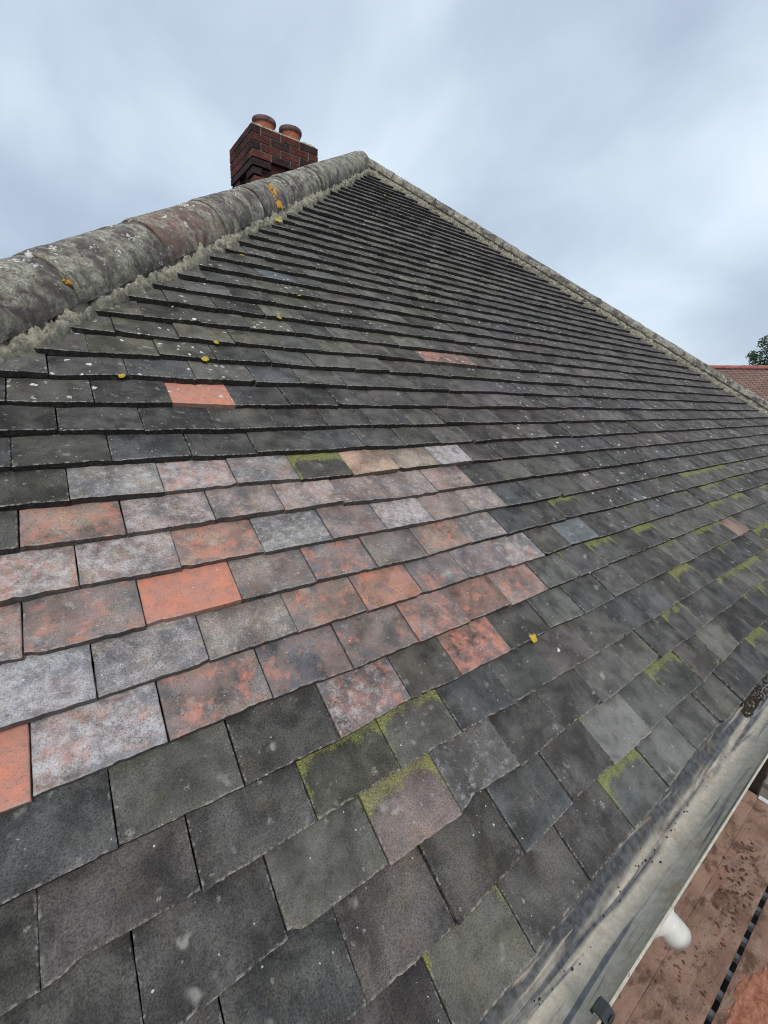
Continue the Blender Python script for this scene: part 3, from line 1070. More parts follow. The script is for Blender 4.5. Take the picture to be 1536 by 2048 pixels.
# lump of mortar closing the apex
mb = MB()
vs, fs = [], []
for i in range(17):
    for k in range(28):
        th, ph = math.pi * .62 * i / 16, 2 * math.pi * k / 28
        d = Vector((math.sin(th) * math.cos(ph), math.sin(th) * math.sin(ph), math.cos(th)))
        q = APEX + Vector((0, .02, -.005)) + d * .098
        vs.append(q + d * (.006 * noise.noise(q * 20) + .003 * noise.noise(q * 60)))
for i in range(16):
    for k in range(28):
        k2 = (k + 1) % 28
        fs.append((i * 28 + k, (i + 1) * 28 + k, (i + 1) * 28 + k2, i * 28 + k2))
mb.add(vs, fs, True, seed=.4, red=.0)
mb.build('apex_cap', M_HIP, roof)


# ------------------------------------------------------------------ moss cushions and lichen on the slope
def blob(mb, c, axes, hgt, seed, seg=12, rings=5, ragged=.25):
    """a little dome with an uneven outline lying on a surface: axes = (a, b) vectors, normal n"""
    a, b, n = axes
    vs, fs = [c + n * hgt], []
    for i in range(1, rings + 1):
        f = i / rings
        for k in range(seg):
            ph = 2 * math.pi * k / seg
            rr = f * (1 + ragged * noise.noise(Vector((math.cos(ph) * 1.6, math.sin(ph) * 1.6, seed * 19))) * 1.6)
            h = hgt * (1 - f ** 2.2) * (1 + .3 * noise.noise(Vector((k * .9, i * .9, seed * 7)))) - (.0015 if i == rings else 0)
            vs.append(c + a * (rr * math.cos(ph)) + b * (rr * math.sin(ph)) + n * h)
    for k in range(seg):
        fs.append((0, 1 + k, 1 + (k + 1) % seg))
    for i in range(rings - 1):
        for k in range(seg):
            k2 = (k + 1) % seg
            fs.append((1 + i * seg + k, 1 + (i + 1) * seg + k, 1 + (i + 1) * seg + k2, 1 + i * seg + k2))
    mb.add(vs, fs, True)


UX, UV, UN = Vector((1, 0, 0)), slope(0, 1), slope(0, 0, 1)


def on_tile(x, y):
    """point on the tile face seen at a photo pixel"""
    u, v = plane_at(x, y)
    for _ in range(3):
        fr = v / TG - math.floor(v / TG)
        n = -fr * TT
        u, v = plane_at(x, y, n)
    return u, v, n


ms = MB()
MOSS_PX = [(1204, 1115), (1216, 1121), (1308, 1191), (1387, 1294), (1378, 1297), (1318, 1365), (1376, 1350), (1381, 1334), (1428, 1327), (1441, 1325), (1453, 1395),
           (675, 796), (725, 801), (784, 769), (683, 824), (821, 873), (840, 872), (944, 944), (1085, 988), (918, 957), (880, 826), (925, 786), (935, 784), (1087, 960), (710, 748), (1003, 736), (640, 700), (700, 590), (845, 615), (560, 617), (705, 600), (1152, 1433), (1130, 1250)]
for x, y in MOSS_PX:
    u, v, n = on_tile(x, y)
    q = slope(u, v, n - .001)
    k = R_.uniform(.65, 1.15)
    blob(ms, q, (UX * .0072 * k, UV * .0085 * k, UN), .0065 * k, R_.random(), ragged=.2)
for _ in range(190):
    r, uu = R_.randint(4, 30), R_.uniform(1, 24)
    x, y, d = project(slope(uu * TW, r * TG))
    if not (0 < x < 1536 and 0 < y < 2048) or uu * TW > hip_u(r * TG, 1, -.15) or uu * TW < hip_u(r * TG, -1, -.2) or (uu < 5 and 4 <= r <= 10):
        continue
    f = R_.random()
    k = R_.uniform(.35, .85)
    blob(ms, slope(uu * TW, (r + f) * TG, -f * TT - .001), (UX * .006 * k, UV * .007 * k, UN), .0055 * k, R_.random(), seg=9, rings=4)
for _ in range(150):
    r, uu = R_.randint(0, 8), R_.randint(3, 16)
    uu = uu + (0 if r % 2 == 0 else .5)
    if R_.random() > min(1, .25 + (uu - 3) * .1):
        continue
    ju, jv = joint(r, uu)
    f = R_.uniform(-.02, .9)
    for j in range(R_.randint(1, 3)):
        k = R_.uniform(.2, .62)
        du = R_.gauss(0, .004) if R_.random() < .6 else R_.gauss(0, .04)
        blob(ms, slope(ju + du, jv + f * TG + R_.gauss(0, .004), -f * TT - .0015), (UX * .006 * k, UV * .008 * k, UN), .006 * k, R_.random(), seg=9, rings=4, ragged=.3)
tag(ms.build('moss_cushions', M_MOSS, roof), kind='stuff')

ly = MB()
for x, y, k in ((483, 507, 1.5), (597, 588, 1.1), (558, 633, 1.0), (432, 683, .8), (410, 716, 1.15), (243, 750, .85), (1067, 1275, 1.2), (555, 447, 1.9), (676, 775, .5), (690, 774, .4), (770, 390, .9), (505, 1532, .0)):
    if k == 0:
        continue
    u, v, n = on_tile(x, y)
    if (x, y) == (555, 447):
        n = .012
    if k > 0:
        blob(ly, slope(u, v, n - .0005), (UX * .0105 * k, UV * .0105 * k, UN), .0020, R_.random(), seg=18, ragged=.35)
tag(ly.build('yellow_lichen', M_YELLOW, roof), kind='stuff')

lo = MB()


def on_hip(x, y, side=-1):
    """point on the hip tile seen at a photo pixel"""
    ax, d3, pm, nm = hip_frame(side)
    r = .1045 if side < 0 else .075
    d = pixel_ray(x, y).normalized()
    w = CAMV - ax
    dp, wp = d - d3 * d.dot(d3), w - d3 * w.dot(d3)
    a, b, c = dp.dot(dp), 2 * dp.dot(wp), wp.dot(wp) - r * r
    disc = b * b - 4 * a * c
    if disc < 0:
        return None
    q = CAMV + d * ((-b - math.sqrt(disc)) / (2 * a))
    n = (q - ax)
    n = (n - d3 * n.dot(d3)).normalized()
    return q, n, d3, n.cross(d3)


for x, y, k in ((552, 392, 1.5), (556, 402, .8), (545, 386, .9), (140, 565, .42)):
    h = on_hip(x, y)
    if h:
        q, n, t, b = h
        for j in range(5):
            s_ = .018 * k
            o = t * R_.gauss(0, s_ * .8) + b * R_.gauss(0, s_ * .8)
            blob(lo, q + o - n * .001, (t * s_ * R_.uniform(.4, .75), b * s_ * R_.uniform(.4, .75), n), .0035, R_.random(), seg=14, ragged=.5)
tag(lo.build('orange_lichen', M_ORANGE, roof), kind='stuff')

lw = MB()
# flat white crusts: singles seen on the tiles, and rings on the hips
for x, y, k in ((245, 681, .9), (115, 752, .7), (103, 746, .6), (66, 767, .9), (150, 759, .5), (92, 824, .7), (55, 822, .6), (67, 836, .4), (114, 881, .6), (256, 1497, .0), (1118, 1300, .9), (1320, 1072, .9), (1105, 1188, .7), (1178, 1143, .55), (1522, 1290, .7), (1308, 1102, .6),
                (285, 757, .4), (344, 628, .5), (410, 568, .6), (346, 613, .4), (1210, 788, 1.3), (1222, 1001, .5), (1235, 985, .5), (1186, 1001, .5), (740, 905, .35), (1172, 1143, .4)):
    if k == 0:
        continue
    u, v, n = on_tile(x, y)
    for j in range(3):
        blob(lw, slope(u + R_.gauss(0, .004 * k), v + R_.gauss(0, .004 * k), n - .0006), (UX * .0072 * k * R_.uniform(.5, 1), UV * .0072 * k * R_.uniform(.5, 1), UN), .0014, R_.random(), seg=12, rings=3, ragged=.5)
for _ in range(150):
    side = R_.choice((-1, 1))
    t = R_.uniform(-1.2, TL - .1) if side < 0 else R_.uniform(-2.0, TRR - .1)
    ax, d3, pm, nm = hip_frame(side)
    a = math.radians(R_.uniform(55, 125) if side < 0 else R_.uniform(40, 120))
    n = -pm * math.cos(a) + nm * math.sin(a)
    rad = (.1035 if side < 0 else .0765)
    q = ax + d3 * t + n * rad
    b = n.cross(d3)
    k = R_.uniform(.35, 1.0)
    for j in range(R_.randint(2, 6)):
        blob(lw, q + d3 * R_.gauss(0, .013 * k) + b * R_.gauss(0, .010 * k) - n * .0008, (d3 * .007 * k * R_.uniform(.4, 1), b * .007 * k * R_.uniform(.4, 1), n), .003, R_.random(), seg=10, rings=3, ragged=.55)
tag(lw.build('white_lichen', M_PALE, roof), kind='stuff')

# ------------------------------------------------------------------ gutter along the eaves
GR, GC = .058, Vector((0, -.042, -.008))
gm = MB()
X0, X1, NX = -1.9, 6.0, 316
prof = []
for k in range(25):
    a = math.radians(180 + 180 * k / 24)
    prof.append((GC.y + GR * math.cos(a), GC.z + GR * math.sin(a) * .98))
vs, back, silt = [], [], []
for i in range(NX + 1):
    x = X0 + (X1 - X0) * i / NX
    sag = -.004 * math.sin((x + 1) * 2.1) * .4
    for k, (y, z) in enumerate(prof):
        w = .0006 * nz(x * 5, k * .5, 3)
        vs.append(Vector((x, y + w, z + sag * .4 + .0008 * nz(x * 3, k * .4))))
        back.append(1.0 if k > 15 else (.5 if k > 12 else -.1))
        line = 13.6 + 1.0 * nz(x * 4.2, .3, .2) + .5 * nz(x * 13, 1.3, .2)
        silt.append(max(math.exp(-((k - line) / .5) ** 2), .75 * math.exp(-((k - line - 1.5 - .5 * nz(x * 6, 4, 1)) / .45) ** 2), .95 * max(0, min(1, (k - 15.1 - 1.5 * nz(x * 2.6, 8, 1) - .7 * nz(x * 11, 8, 5)) / 1.1))))  # two dirt lines; last term paints the shade below the tile overhang
c = len(prof)
outer = []
for i in range(NX + 1):
    x = X0 + (X1 - X0) * i / NX
    for k, (y, z) in enumerate(prof):
        a = math.radians(180 + 180 * k / 24)
        outer.append(vs[i * c + k] + Vector((0, math.cos(a), math.sin(a))) * .0028)
n_ = len(vs)
fs = []
for i in range(NX):
    for k in range(c - 1):
        fs.append((i * c + k, (i + 1) * c + k, (i + 1) * c + k + 1, i * c + k + 1))
        fs.append((n_ + i * c + k, n_ + i * c + k + 1, n_ + (i + 1) * c + k + 1, n_ + (i + 1) * c + k))
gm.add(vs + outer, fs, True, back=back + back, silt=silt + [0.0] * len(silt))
gutter = gm.build('gutter', M_GUTTER, house)
lip = MB()
lv, lf = [], []
for i in range(NX + 1):
    b0 = vs[i * c] + Vector((0, 0, 0))
    for dy, dz in ((-.0036, -.0022), (-.0036, .0008), (-.0028, .0016), (-.0004, .0016), (.0004, .0008)):
        lv.append(b0 + Vector((0, dy, dz)))
for i in range(NX):
    for k in range(4):
        lf.append((i * 5 + k, i * 5 + k + 1, (i + 1) * 5 + k + 1, (i + 1) * 5 + k))
lip.add(lv, lf, False, back=-.3, silt=0.0)
lip.build('gutter_lip', M_GUTTER, gutter)


def gutter_bracket(x):
    mb = MB()
    w = .0115
    pts = [(GC.y - GR + .011, GC.z - .004), (GC.y - GR + .009, GC.z + .006), (GC.y - GR - .002, GC.z + .008), (GC.y - GR - .0095, GC.z + .004), (GC.y - GR - .0095, GC.z - .012)]
    for k in range(1, 13):
        a = math.radians(190 + 165 * k / 12)
        pts.append((GC.y + (GR + .0065) * math.cos(a), GC.z + (GR + .0065) * math.sin(a)))
    vv, ff = [], []
    for i, (y, z) in enumerate(pts):
        a = pts[max(i - 1, 0)]
        b = pts[min(i + 1, len(pts) - 1)]
        t = Vector((0, b[0] - a[0], b[1] - a[1])).normalized()
        nn = Vector((0, t.z, -t.y)) * .0024
        for sx in (-w, w):
            vv += [Vector((x + sx, y, z)) + nn, Vector((x + sx, y, z)) - nn]
    for i in range(len(pts) - 1):
        o, q = i * 4, i * 4 + 4
        ff += [(o, q, q + 2, o + 2), (o + 1, o + 3, q + 3, q + 1), (o, o + 1, q + 1, q), (o + 2, q + 2, q + 3, o + 3)]
    ff += [(0, 2, 3, 1), (len(vv) - 4, len(vv) - 3, len(vv) - 1, len(vv) - 2)]
    mb.add(vv, ff)
    mb.box((x - .006, GC.y - GR - .012, GC.z - .003), (x + .006, GC.y - GR - .0095, GC.z + .009))
    return mb.build('gutter_bracket', M_BLACK, gutter, bevel=.0008)


for x in (.030, .93, 1.83, 2.73, -.87):
    gutter_bracket(x)
# leaf silt and crumbs lodged in the gutter
sm = MB()
for _ in range(700):
    x = abs(R_.gauss(0, .25)) + 1.03
    if x > 2.2:
        continue
    y = R_.uniform(-.022, .013) if x < 1.2 else R_.uniform(-.05, .013)
    a = (y - GC.y) / GR
    z = GC.z - GR * .98 * math.sqrt(max(0, 1 - a * a)) + .001
    k = R_.choice((.12, .18, .25, .35, .5))
    ph = R_.uniform(0, 3)
    blob(sm, Vector((x, y, z)), (Vector((math.cos(ph), math.sin(ph), 0)) * .010 * k, Vector((-math.sin(ph), math.cos(ph), 0)) * .006 * k, Vector((0, 0, 1))), .011 * k, R_.random(), seg=8, rings=3, ragged=.6)
for _ in range(60):
    x = R_.uniform(-.3, 1.0)
    y = -.032 + R_.gauss(0, .006)
    z = GC.z - GR * .98 * math.sqrt(max(0, 1 - ((y - GC.y) / GR) ** 2)) + .0005
    k = R_.uniform(.1, .32)
    blob(sm, Vector((x, y, z)), (Vector((.012 * k, 0, 0)), Vector((0, .006 * k, 0)), Vector((0, 0, 1))), .006 * k, R_.random(), seg=7, rings=3, ragged=.6)
tag(sm.build('gutter_silt', M_DIRT, gutter), kind='stuff')

# fascia, soffit, walls
mb = MB()
mb.box((UL0 + .05, .018, -.17), (UR0 - .05, .038, -.012))
mb.build('fascia', M_CREAM, house)
mb = MB()
mb.box((UL0 + .05, .040, -.17), (UR0 - .05, .31, -.15))
mb.build('soffit', M_CREAM, house)
mb = MB()
mb.box((UL0 + .33, .30, GZ + .002), (UR0 - .33, yb - .33, -.172))
mb.build('wall', M_WALL, house)

# ------------------------------------------------------------------ chimney of separate bricks
CX, CY, CZ = 1.492, 5.150, 3.415        # near upper corner of the oversailing courses
CWX, CWY = .790, .745
chb = MB()
BL, BH, BD, JT = .215, .065, .1025, .010


def brick(lo, hi, dark):
    c = R_.random()
    t = (.088, .031, .026) if c < .45 else ((.040, .022, .021) if c < .8 else (.125, .046, .034))
    if dark:
        t = (.04, .026, .026)
    k = R_.uniform(.8, 1.2)
    e = [R_.uniform(-.0015, .0015) for _ in range(6)]
    chb.box((lo[0] + e[0], lo[1] + e[1], lo[2] + e[2] * .5), (hi[0] + e[3], hi[1] + e[4], hi[2] + e[5] * .5), tint=tuple(float(q * k) for q in t))


def course(z, x0, x1, y0, y1, odd, dark=False, keep=None, light=False):
    """a ring of bricks, its top at z"""
    for axis in (0, 1):
        a0, a1 = (x0, x1) if axis == 0 else (y0 + BD + JT, y1 - BD - JT)
        for wall in (0, 1):
            p = a0
            first = True
            while p < a1 - .02:
                ln = BL
                if first and odd:
                    ln = BD
                first = False
                q = min(p + ln, a1)
                if a1 - q < .05:
                    q = a1
                if keep is None or keep(axis, wall, p - a0, a1 - q):
                    if axis == 0:
                        yy0 = y0 if wall == 0 else y1 - BD
                        brick((p, yy0, z - BH), (q, yy0 + BD, z), dark)
                    else:
                        xx0 = x0 if wall == 0 else x1 - BD
                        brick((xx0, p, z - BH), (xx0 + BD, q, z), dark)
                p = q + JT


ins = .030
z = CZ
for k in range(4):
    course(z, CX, CX + CWX, CY, CY + CWY, k % 2 == 0)
    z -= BH + JT
# corbelled corner pads over a recessed neck
pad = [.34, .27, .19]
for k in range(3):
    st = .0 if k < 2 else .028
    st = (.0, .010, .026)[k]
    course(z, CX + st, CX + CWX - st, CY + st, CY + CWY - st, k % 2 == 1, dark=k < 2, keep=lambda ax, w, a, b, k=k: min(a, b) < pad[k] - .16)
    course(z, CX + .055, CX + CWX - .055, CY + .055, CY + CWY - .055, k % 2 == 0, keep=None)
    z -= BH + JT
while z > 2.35:
    course(z, CX + .055, CX + CWX - .055, CY + .055, CY + CWY - .055, int(round(z / .075)) % 2 == 0)
    z -= BH + JT
chimney = chb.build('chimney', M_BRICK, house, bevel=.003)
mb = MB()
mb.box((CX + .008, CY + .008, CZ - 4 * .075 + .012), (CX + CWX - .008, CY + CWY - .008, CZ - .004))
mb.box((CX + .063, CY + .063, 2.2), (CX + CWX - .063, CY + CWY - .063, CZ - 4 * .075 + .010))
mb.build('mortar_core', M_JOINT, chimney)
# flaunching: the mortar haunch the pots stand in
mb = MB()
vs, fs = [], []
nxx, nyy = 44, 44
pots = [(1.785, 5.52), (2.108, 5.52)]
for j in range(nyy + 1):
    for i in range(nxx + 1):
        a, b = i / nxx, j / nyy
        x, y = CX + .004 + a * (CWX - .008), CY + .004 + b * (CWY - .008)
        e = min(a, 1 - a, b, 1 - b)
        h = .016 + .055 * min(1, e / .22)
        if e == 0:
            h = -.006
        q = Vector((x, y, CZ + h))
        q.z += .010 * noise.noise(q * 18) + .006 * noise.noise(q * 50) if e > 0 else 0
        vs.append(q)
for j in range(nyy):
    for i in range(nxx):
        o = j * (nxx + 1) + i
        fs.append((o, o + 1, o + nxx + 2, o + nxx + 1))
mb.add(vs, fs, True)
mb.build('mortar_cap', M_MORTAR, chimney)
for k, (x, y) in enumerate(pots):
    mb = MB()
    h = .215 if k == 0 else .225
    prof = [(.112, -.02), (.114, h - .065), (.118, h - .052)]
    mb.lathe(prof, (x, y, CZ + .03), 40, cap=False)
    prof = [(.118, h - .052), (.130, h - .044), (.134, h - .032), (.135, h - .012), (.131, h - .002), (.121, h), (.112, h - .003), (.106, h - .06), (.104, -.02)]
    mb2 = MB()
    mb2.lathe(prof, (x, y, CZ + .03), 40, cap=False)
    o = mb.build('chimney_pot', M_POT, chimney)
    mb2.build('chimney_pot_rim', M_SOOT, chimney)
ml = MB()
for _ in range(9):
    blob(ml, Vector((1.86 + R_.gauss(0, .035), CY + .02 + R_.uniform(0, .06), CZ + .012 + R_.uniform(0, .015))), (Vector((.022, 0, 0)), Vector((0, .02, .008)), Vector((0, -.4, .9))), .006, R_.random(), ragged=.5)
ml.build('chimney_lichen', M_YELLOW, chimney)

# ------------------------------------------------------------------ vent pipe under the gutter
pv = MB()
PZ = -.362
ctr = [(.520, .32, PZ), (.520, .0, PZ), (.521, -.054, PZ - .001), (.524, -.070, PZ - .005), (.528, -.083, PZ - .013), (.533, -.091, PZ - .024), (.5335, -.093, PZ - .026)]
pv.tube(ctr, [.031] * 5 + [.0325, .030], 28, cap=False)
pv.tube(ctr[::-1][:3], [.029, .0275, .0275], 28)
pipe = pv.build('vent_pipe', M_WHITE, house)
pc = MB()
pc.tube([(.514, .06, PZ), (.514, .055, PZ), (.516, -.058, PZ), (.516, -.066, PZ), (.5165, -.068, PZ - .001)], [.032, .044, .044, .0425, .031], 28)
pc.build('pipe_socket', M_WHITE, pipe)

# ------------------------------------------------------------------ bay window and downpipe by the board ends
BZ = -1.35
bay = MB()
bay.box((2.50, .065, BZ - .9), (2.56, .298, -.20))
bay.box((2.562, .075, BZ - .9), (3.90, .298, BZ - .2))
bayw = bay.build('bay_window', M_CREAM, house, bevel=.004)
mb = MB()
for a, b in ((2.562, 2.62), (3.0, 3.05), (3.45, 3.5), (3.85, 3.90)):
    mb.box((a, .065, BZ - .198), (b, .12, -.20))
mb.box((2.48, .045, -.198), (3.92, .298, -.175))
mb.build('window_frame', M_CREAM, bayw, bevel=.004)
mb = MB()
mb.box((2.62, .10, BZ - .198), (3.85, .11, -.202))
mb.build('window_pane', M_GLASS, bayw)
dp = MB()
dp.box((2.492, -.004, GZ + .003), (2.556, .058, -.10))
dpo = dp.build('downpipe', M_BROWN, house, bevel=.006)
for zz_ in (-.55, -1.22):
    mb = MB()
    mb.box((2.484, -.010, zz_ - .02), (2.564, .064, zz_ + .02))
    mb.build('pipe_clip', M_BROWN, dpo, bevel=.003)

# ------------------------------------------------------------------ scaffold boards covered in brick dust
GAPA, GAPB = -.012, -.186


def scaffold_board(y0, y1, x0, x1, mat, label, seed, z=BZ, band=True):
    mb = MB()
    nx_, ny_ = 120, 10
    vs, fs = [], []
    for i in range(nx_ + 1):
        for j in range(ny_ + 1):
            x = x0 + (x1 - x0) * i / nx_
            y = y0 + (y1 - y0) * j / ny_
            if j in (0, ny_):
                y += .0012 * nz(x * 11, seed, j)
            q = Vector((x, y, z + .0015 * nz(x * 6, y * 30, seed) + (.0022 * max(0, nz(x * 25, y * 25, seed + 3)) if 0 < j < ny_ else -.002)))
            vs.append(q)
    n0 = len(vs)
    c = ny_ + 1
    for i in range(nx_):
        for j in range(ny_):
            fs.append((i * c + j, (i + 1) * c + j, (i + 1) * c + j + 1, i * c + j + 1))
    low = [Vector((q.x, q.y, z - .038)) for q in vs]
    for i in range(nx_):
        fs.append((i * c, n0 + i * c, n0 + (i + 1) * c, (i + 1) * c))
        a = i * c + ny_
        fs.append((a, (i + 1) * c + ny_, n0 + (i + 1) * c + ny_, n0 + a))
    for j in range(ny_):
        fs.append((j, j + 1, n0 + j + 1, n0 + j))
        a = nx_ * c + j
        fs.append((a + 1, a, n0 + a, n0 + a + 1))
    mb.add(vs + low, fs, False)
    o = mb.build('scaffold_board', mat)
    tag(o, label, 'scaffold board', 'scaffold boards under the gutter')
    if band:
        m2 = MB()
        m2.box((x1 - .030, y0 - .0015, z + .003), (x1 + .0022, y1 + .0015, z + .0048))
        m2.box((x1 + .0006, y0 - .0015, z - .034), (x1 + .0022, y1 + .0015, z + .0030))
        m2.build('end_band', M_BAND, o)
    return o


scaffold_board(GAPA - .0008, .215, -1.3, 2.47, M_DUST, 'dusty reddish brown board nearest the house wall, running below the gutter', 1.0, band=False)
scaffold_board(GAPB + .008, GAPA - .002, -1.3, 2.475, M_DUST, 'dusty reddish brown board between the hairline joint and the wide dark gap', 2.0)
scaffold_board(-.43, GAPB - .009, -1.3, 2.468, M_DUST, 'reddish brown board outside the wide dark gap, with the red brick heap on it', 3.0)
scaffold_board(-.66, -.436, -1.3, 2.475, M_DUST, 'outermost dusty brown board, farthest from the house wall', 4.0)
scaffold_board(-.30, .055, 2.60, 4.6, M_GREYWOOD, 'grey weathered board beyond the white banded board end and the downpipe', 5.0, z=BZ + .012, band=False)

# ladder lying below the gap: its pale rungs show through the slot
ld = empty('ladder', (1.3, -.19, BZ - .060), 'pale metal ladder lying under the boards, its rungs showing through the dark gap', 'ladder')
mb = MB()
for y in (-.33, -.05):
    mb.box((-1.2 - 1.3, y + .19 - .012, -.02), (2.4 - 1.3, y + .19 + .012, .02))
mb.build('rail', M_ALU, ld)
x = -1.0
while x < 2.35:
    mb = MB()
    mb.box((x - 1.3 - .013, -.33 + .203, -.015), (x - 1.3 + .013, -.05 + .177, .015))
    mb.build('rung', M_ALU, ld, bevel=.004)
    x += R_.choice((.095, .105, .115))
# added dark sheet, in place of shade under the boards, keeps the gap black
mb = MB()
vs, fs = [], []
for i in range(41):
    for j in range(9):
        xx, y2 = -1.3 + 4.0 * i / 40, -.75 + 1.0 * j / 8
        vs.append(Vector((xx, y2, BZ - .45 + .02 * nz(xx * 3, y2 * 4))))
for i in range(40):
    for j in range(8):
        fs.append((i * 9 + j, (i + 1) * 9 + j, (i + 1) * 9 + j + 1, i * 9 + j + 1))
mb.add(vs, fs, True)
tag(mb.build('shade_sheet', M_FELT), 'dark sheet added under the scaffold boards to stand for the shade in the gap', 'sheet')

# crumbs of soil and brick on the boards
cl_ = MB()


def crumb(mb, x, y, k):
    z0 = BZ + .001
    vs = []
    rot = Matrix.Rotation(R_.uniform(0, 6), 3, 'Z') @ Matrix.Rotation(R_.uniform(-.4, .4), 3, 'X')
    m = bmesh.new()
    bmesh.ops.create_icosphere(m, subdivisions=1, radius=1.0)
    s3 = Vector((R_.uniform(.7, 1.3), R_.uniform(.5, 1.0), R_.uniform(.35, .7))) * k
    for v in m.verts:
        w = v.co * (1 + .35 * noise.noise(v.co * 1.3 + Vector((x * 50, y * 50, 0))))
        vs.append(rot @ Vector((w.x * s3.x, w.y * s3.y, w.z * s3.z)) + Vector((x, y, z0 + s3.z * .3)))
    fs = [tuple(v.index for v in f.verts) for f in m.faces]
    m.free()
    mb.add(vs, fs)


for _ in range(260):
    x = R_.gauss(1.74, .17)
    y = -.10 + (x - 1.74) * .12 + R_.gauss(0, .028)
    if GAPB + .02 < y < .2:
        crumb(cl_, x, y, R_.choice((.002, .002, .003, .004, .006, .009)))
for _ in range(90):
    x, y = R_.gauss(1.18, .14), R_.gauss(-.09, .04)
    if GAPB + .02 < y < .2:
        crumb(cl_, x, y, R_.choice((.001, .0015, .002, .003, .006)))
for _ in range(420):
    x, y = R_.uniform(.6, 2.45), R_.uniform(-.42, .2)
    if abs(y - GAPB) < .02 or abs(y - GAPA) < .006:
        continue
    crumb(cl_, x, y, R_.choice((.001, .001, .0015, .002, .003)))
tag(cl_.build('soil_crumbs', M_CLOD), 'loose dark soil crumbs scattered over the dusty scaffold boards', 'crumbs', kind='stuff')
hp = MB()
vs, fs = [], []
nn_ = 56
for j in range(nn_ + 1):
    for i in range(nn_ + 1):
        a, b = i / nn_ * 2 - 1, j / nn_ * 2 - 1
        x, y = 1.30 + a * .22, -.295 + b * .08
        rr = math.sqrt(a * a + b * b) + .40 * nz(a * 2.2, b * 2.2, 4) + .25 * nz(a * 7, b * 7, 4)
        h = .008 * max(0, 1 - rr) ** .8 if rr < 1 else -.003
        dd, pp = noise.voronoi(Vector((x * 26 + .3 * nz(x * 40, y * 40), y * 26, 2)))
        h *= .7 + .9 * min(1, (dd[1] - dd[0]) * 3) * (.5 + .5 * noise.noise(pp[0] * 3))
        h += .003 * nz(x * 60, y * 60) if rr < .95 else 0
        vs.append(Vector((x, y, BZ + .0005 + h)))
for j in range(nn_):
    for i in range(nn_):
        o = j * (nn_ + 1) + i
        fs.append((o, o + 1, o + nn_ + 2, o + nn_ + 1))
hp.add(vs, fs, False)
tag(hp.build('brick_rubble', M_REDDUST), 'crushed bright red brick lying in a low heap on the boards', 'rubble', kind='stuff')

# ------------------------------------------------------------------ the neighbour's house
nb0 = CAMV + pixel_ray(1385, 735) * 15.5
nz_ = nb0.z
d2 = pixel_ray(1800, 737)
nb1 = CAMV + d2 * ((nz_ - CAMV.z) / d2.z)
along = (nb1 - nb0)
along.z = 0
ln = along.length
along.normalize()
outw = Vector((along.y, -along.x, 0))
if outw.dot(CAMV - nb0) < 0:
    outw = -outw
nroot = empty('neighbour_house', (nb0.x, nb0.y, GZ), 'neighbouring house with a brown tiled roof and bright red ridge beyond the hip', 'house')
RN, HN = 3.2, 2.3
st_, en_ = nb0 - along * 4.0, nb0 + along * 9.0


def rel(q):
    return q - Vector((nb0.x, nb0.y, GZ))


mb = MB()
face(mb, [rel(st_ + outw * RN - Vector((0, 0, HN))), rel(en_ + outw * RN - Vector((0, 0, HN))), rel(en_), rel(st_)])
face(mb, [rel(en_ - outw * RN - Vector((0, 0, HN))), rel(st_ - outw * RN - Vector((0, 0, HN))), rel(st_), rel(en_)])
nroof = mb.build('roof', M_FARROOF, nroot)
k = 0.0
rt = MB()
while k < 13.0 - .45:
    q0, q1 = rel(st_ + along * (k + .006)), rel(st_ + along * (k + .444))
    vs, fs = [], []
    for q, r_ in ((q0, .115), (q1, .104)):
        for i in range(11):
            a = math.pi * i / 10
            vs.append(q + outw * (r_ * math.cos(a)) + Vector((0, 0, r_ * math.sin(a) - .03)))
    for i in range(10):
        fs.append((i, i + 1, 12 + i, 11 + i))
    rt.add(vs, fs, True)
    k += .45
rt.build('ridge', M_REDRIDGE, nroof)
mb = MB()
c_ = [rel(st_ + outw * (RN - .3)), rel(en_ + outw * (RN - .3)), rel(en_ - outw * (RN - .3)), rel(st_ - outw * (RN - .3))]
lo_ = [Vector((q.x, q.y, .002)) for q in c_]
hi__ = [Vector((q.x, q.y, nz_ - GZ - HN + .1)) for q in c_]
mb.add(lo_ + hi__, [(0, 1, 5, 4), (1, 2, 6, 5), (2, 3, 7, 6), (3, 0, 4, 7)])
gab = [rel(st_ - along * -.02), rel(en_ + along * -.02)]
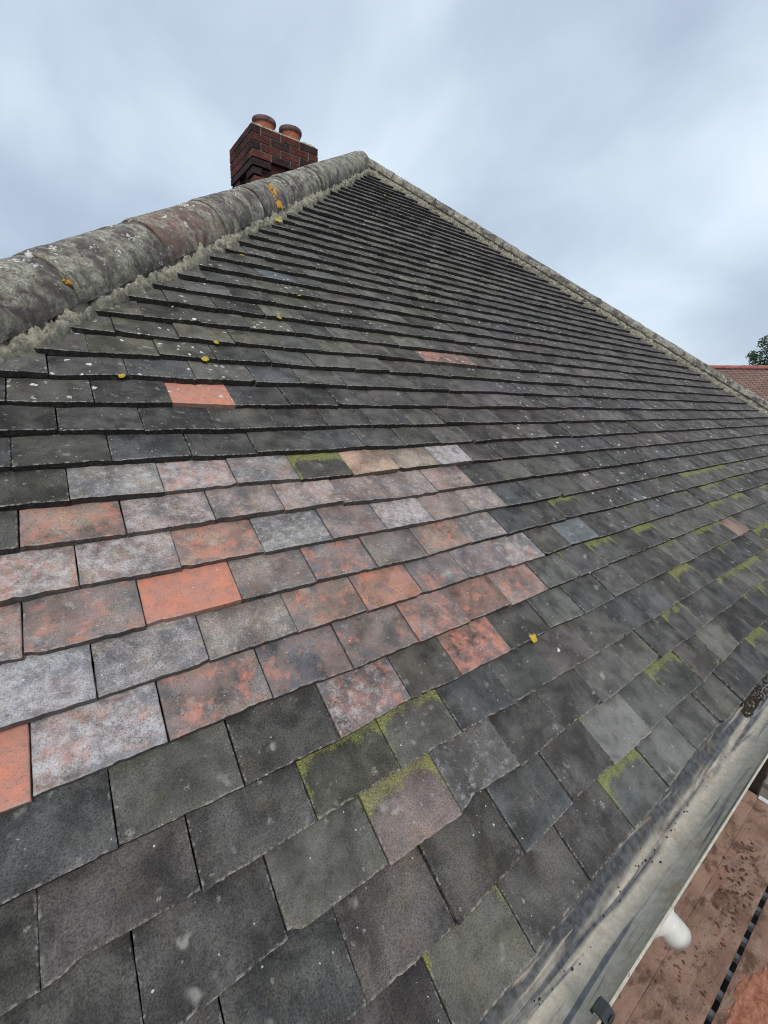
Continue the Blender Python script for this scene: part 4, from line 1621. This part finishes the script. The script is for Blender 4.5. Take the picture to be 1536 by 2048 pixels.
mb.add([hi__[0], hi__[3], gab[0] - Vector((0, 0, .06))], [(0, 1, 2)])
mb.add([hi__[1], hi__[2], gab[1] - Vector((0, 0, .06))], [(0, 1, 2)])
mb.build('wall', M_WALL, nroot)


# ------------------------------------------------------------------ tree beyond the neighbour's roof
def tree(base, height, rad, label):
    root = empty('tree', base, label, 'tree')
    tr = MB()
    tr.tube([(0, 0, -.05), (.05, .02, height * .25), (.0, .08, height * .5), (.1, .0, height * .8)], [.22, .17, .12, .04], 12)
    limbs = []
    for k in range(9):
        a = k * 2.4
        h = height * (.3 + .055 * k)
        e = Vector((math.cos(a) * rad * .7, math.sin(a) * rad * .7, h + rad * .5))
        tr.tube([(0, .03, h), (e.x * .5, e.y * .5, h + rad * .15), tuple(e)], [.07, .045, .015], 8)
    tr.build('trunk', M_BARK, root)
    lf_ = MB()
    rr = random.Random(5)
    clumps = []
    for k in range(230):
        th = rr.uniform(0, 6.283)
        zf = rr.random()
        prof_ = math.sin(math.pi * min(1, .12 + zf * .9)) ** .8
        r_ = rad * prof_ * math.sqrt(rr.uniform(.15, 1))
        clumps.append(Vector((r_ * math.cos(th), r_ * math.sin(th), height * (.24 + .78 * zf))))
    for c in clumps:
        cr = rr.uniform(.22, .42)
        for _ in range(110):
            d = Vector((rr.gauss(0, 1), rr.gauss(0, 1), rr.gauss(0, 1)))
            q = c + d.normalized() * cr * rr.random() ** .45
            n = Vector((rr.gauss(0, 1), rr.gauss(0, 1), rr.gauss(0, 1) + .6)).normalized()
            t = n.orthogonal().normalized()
            t = Matrix.Rotation(rr.uniform(0, 6), 3, n) @ t
            b = n.cross(t)
            s_ = rr.uniform(.035, .075)
            lf_.add([q - t * s_, q + b * s_ * .45, q + t * s_, q - b * s_ * .45], [(0, 1, 2, 3)])
    lf_.build('crown', M_LEAF, root)
    return root


td = pixel_ray(1560, 735)
tp = CAMV + td * 24.0
tree((tp.x, tp.y, GZ), 2.55 + (tp.z - GZ), 1.85, 'dark green leafy tree rising behind the red ridge of the neighbouring roof')
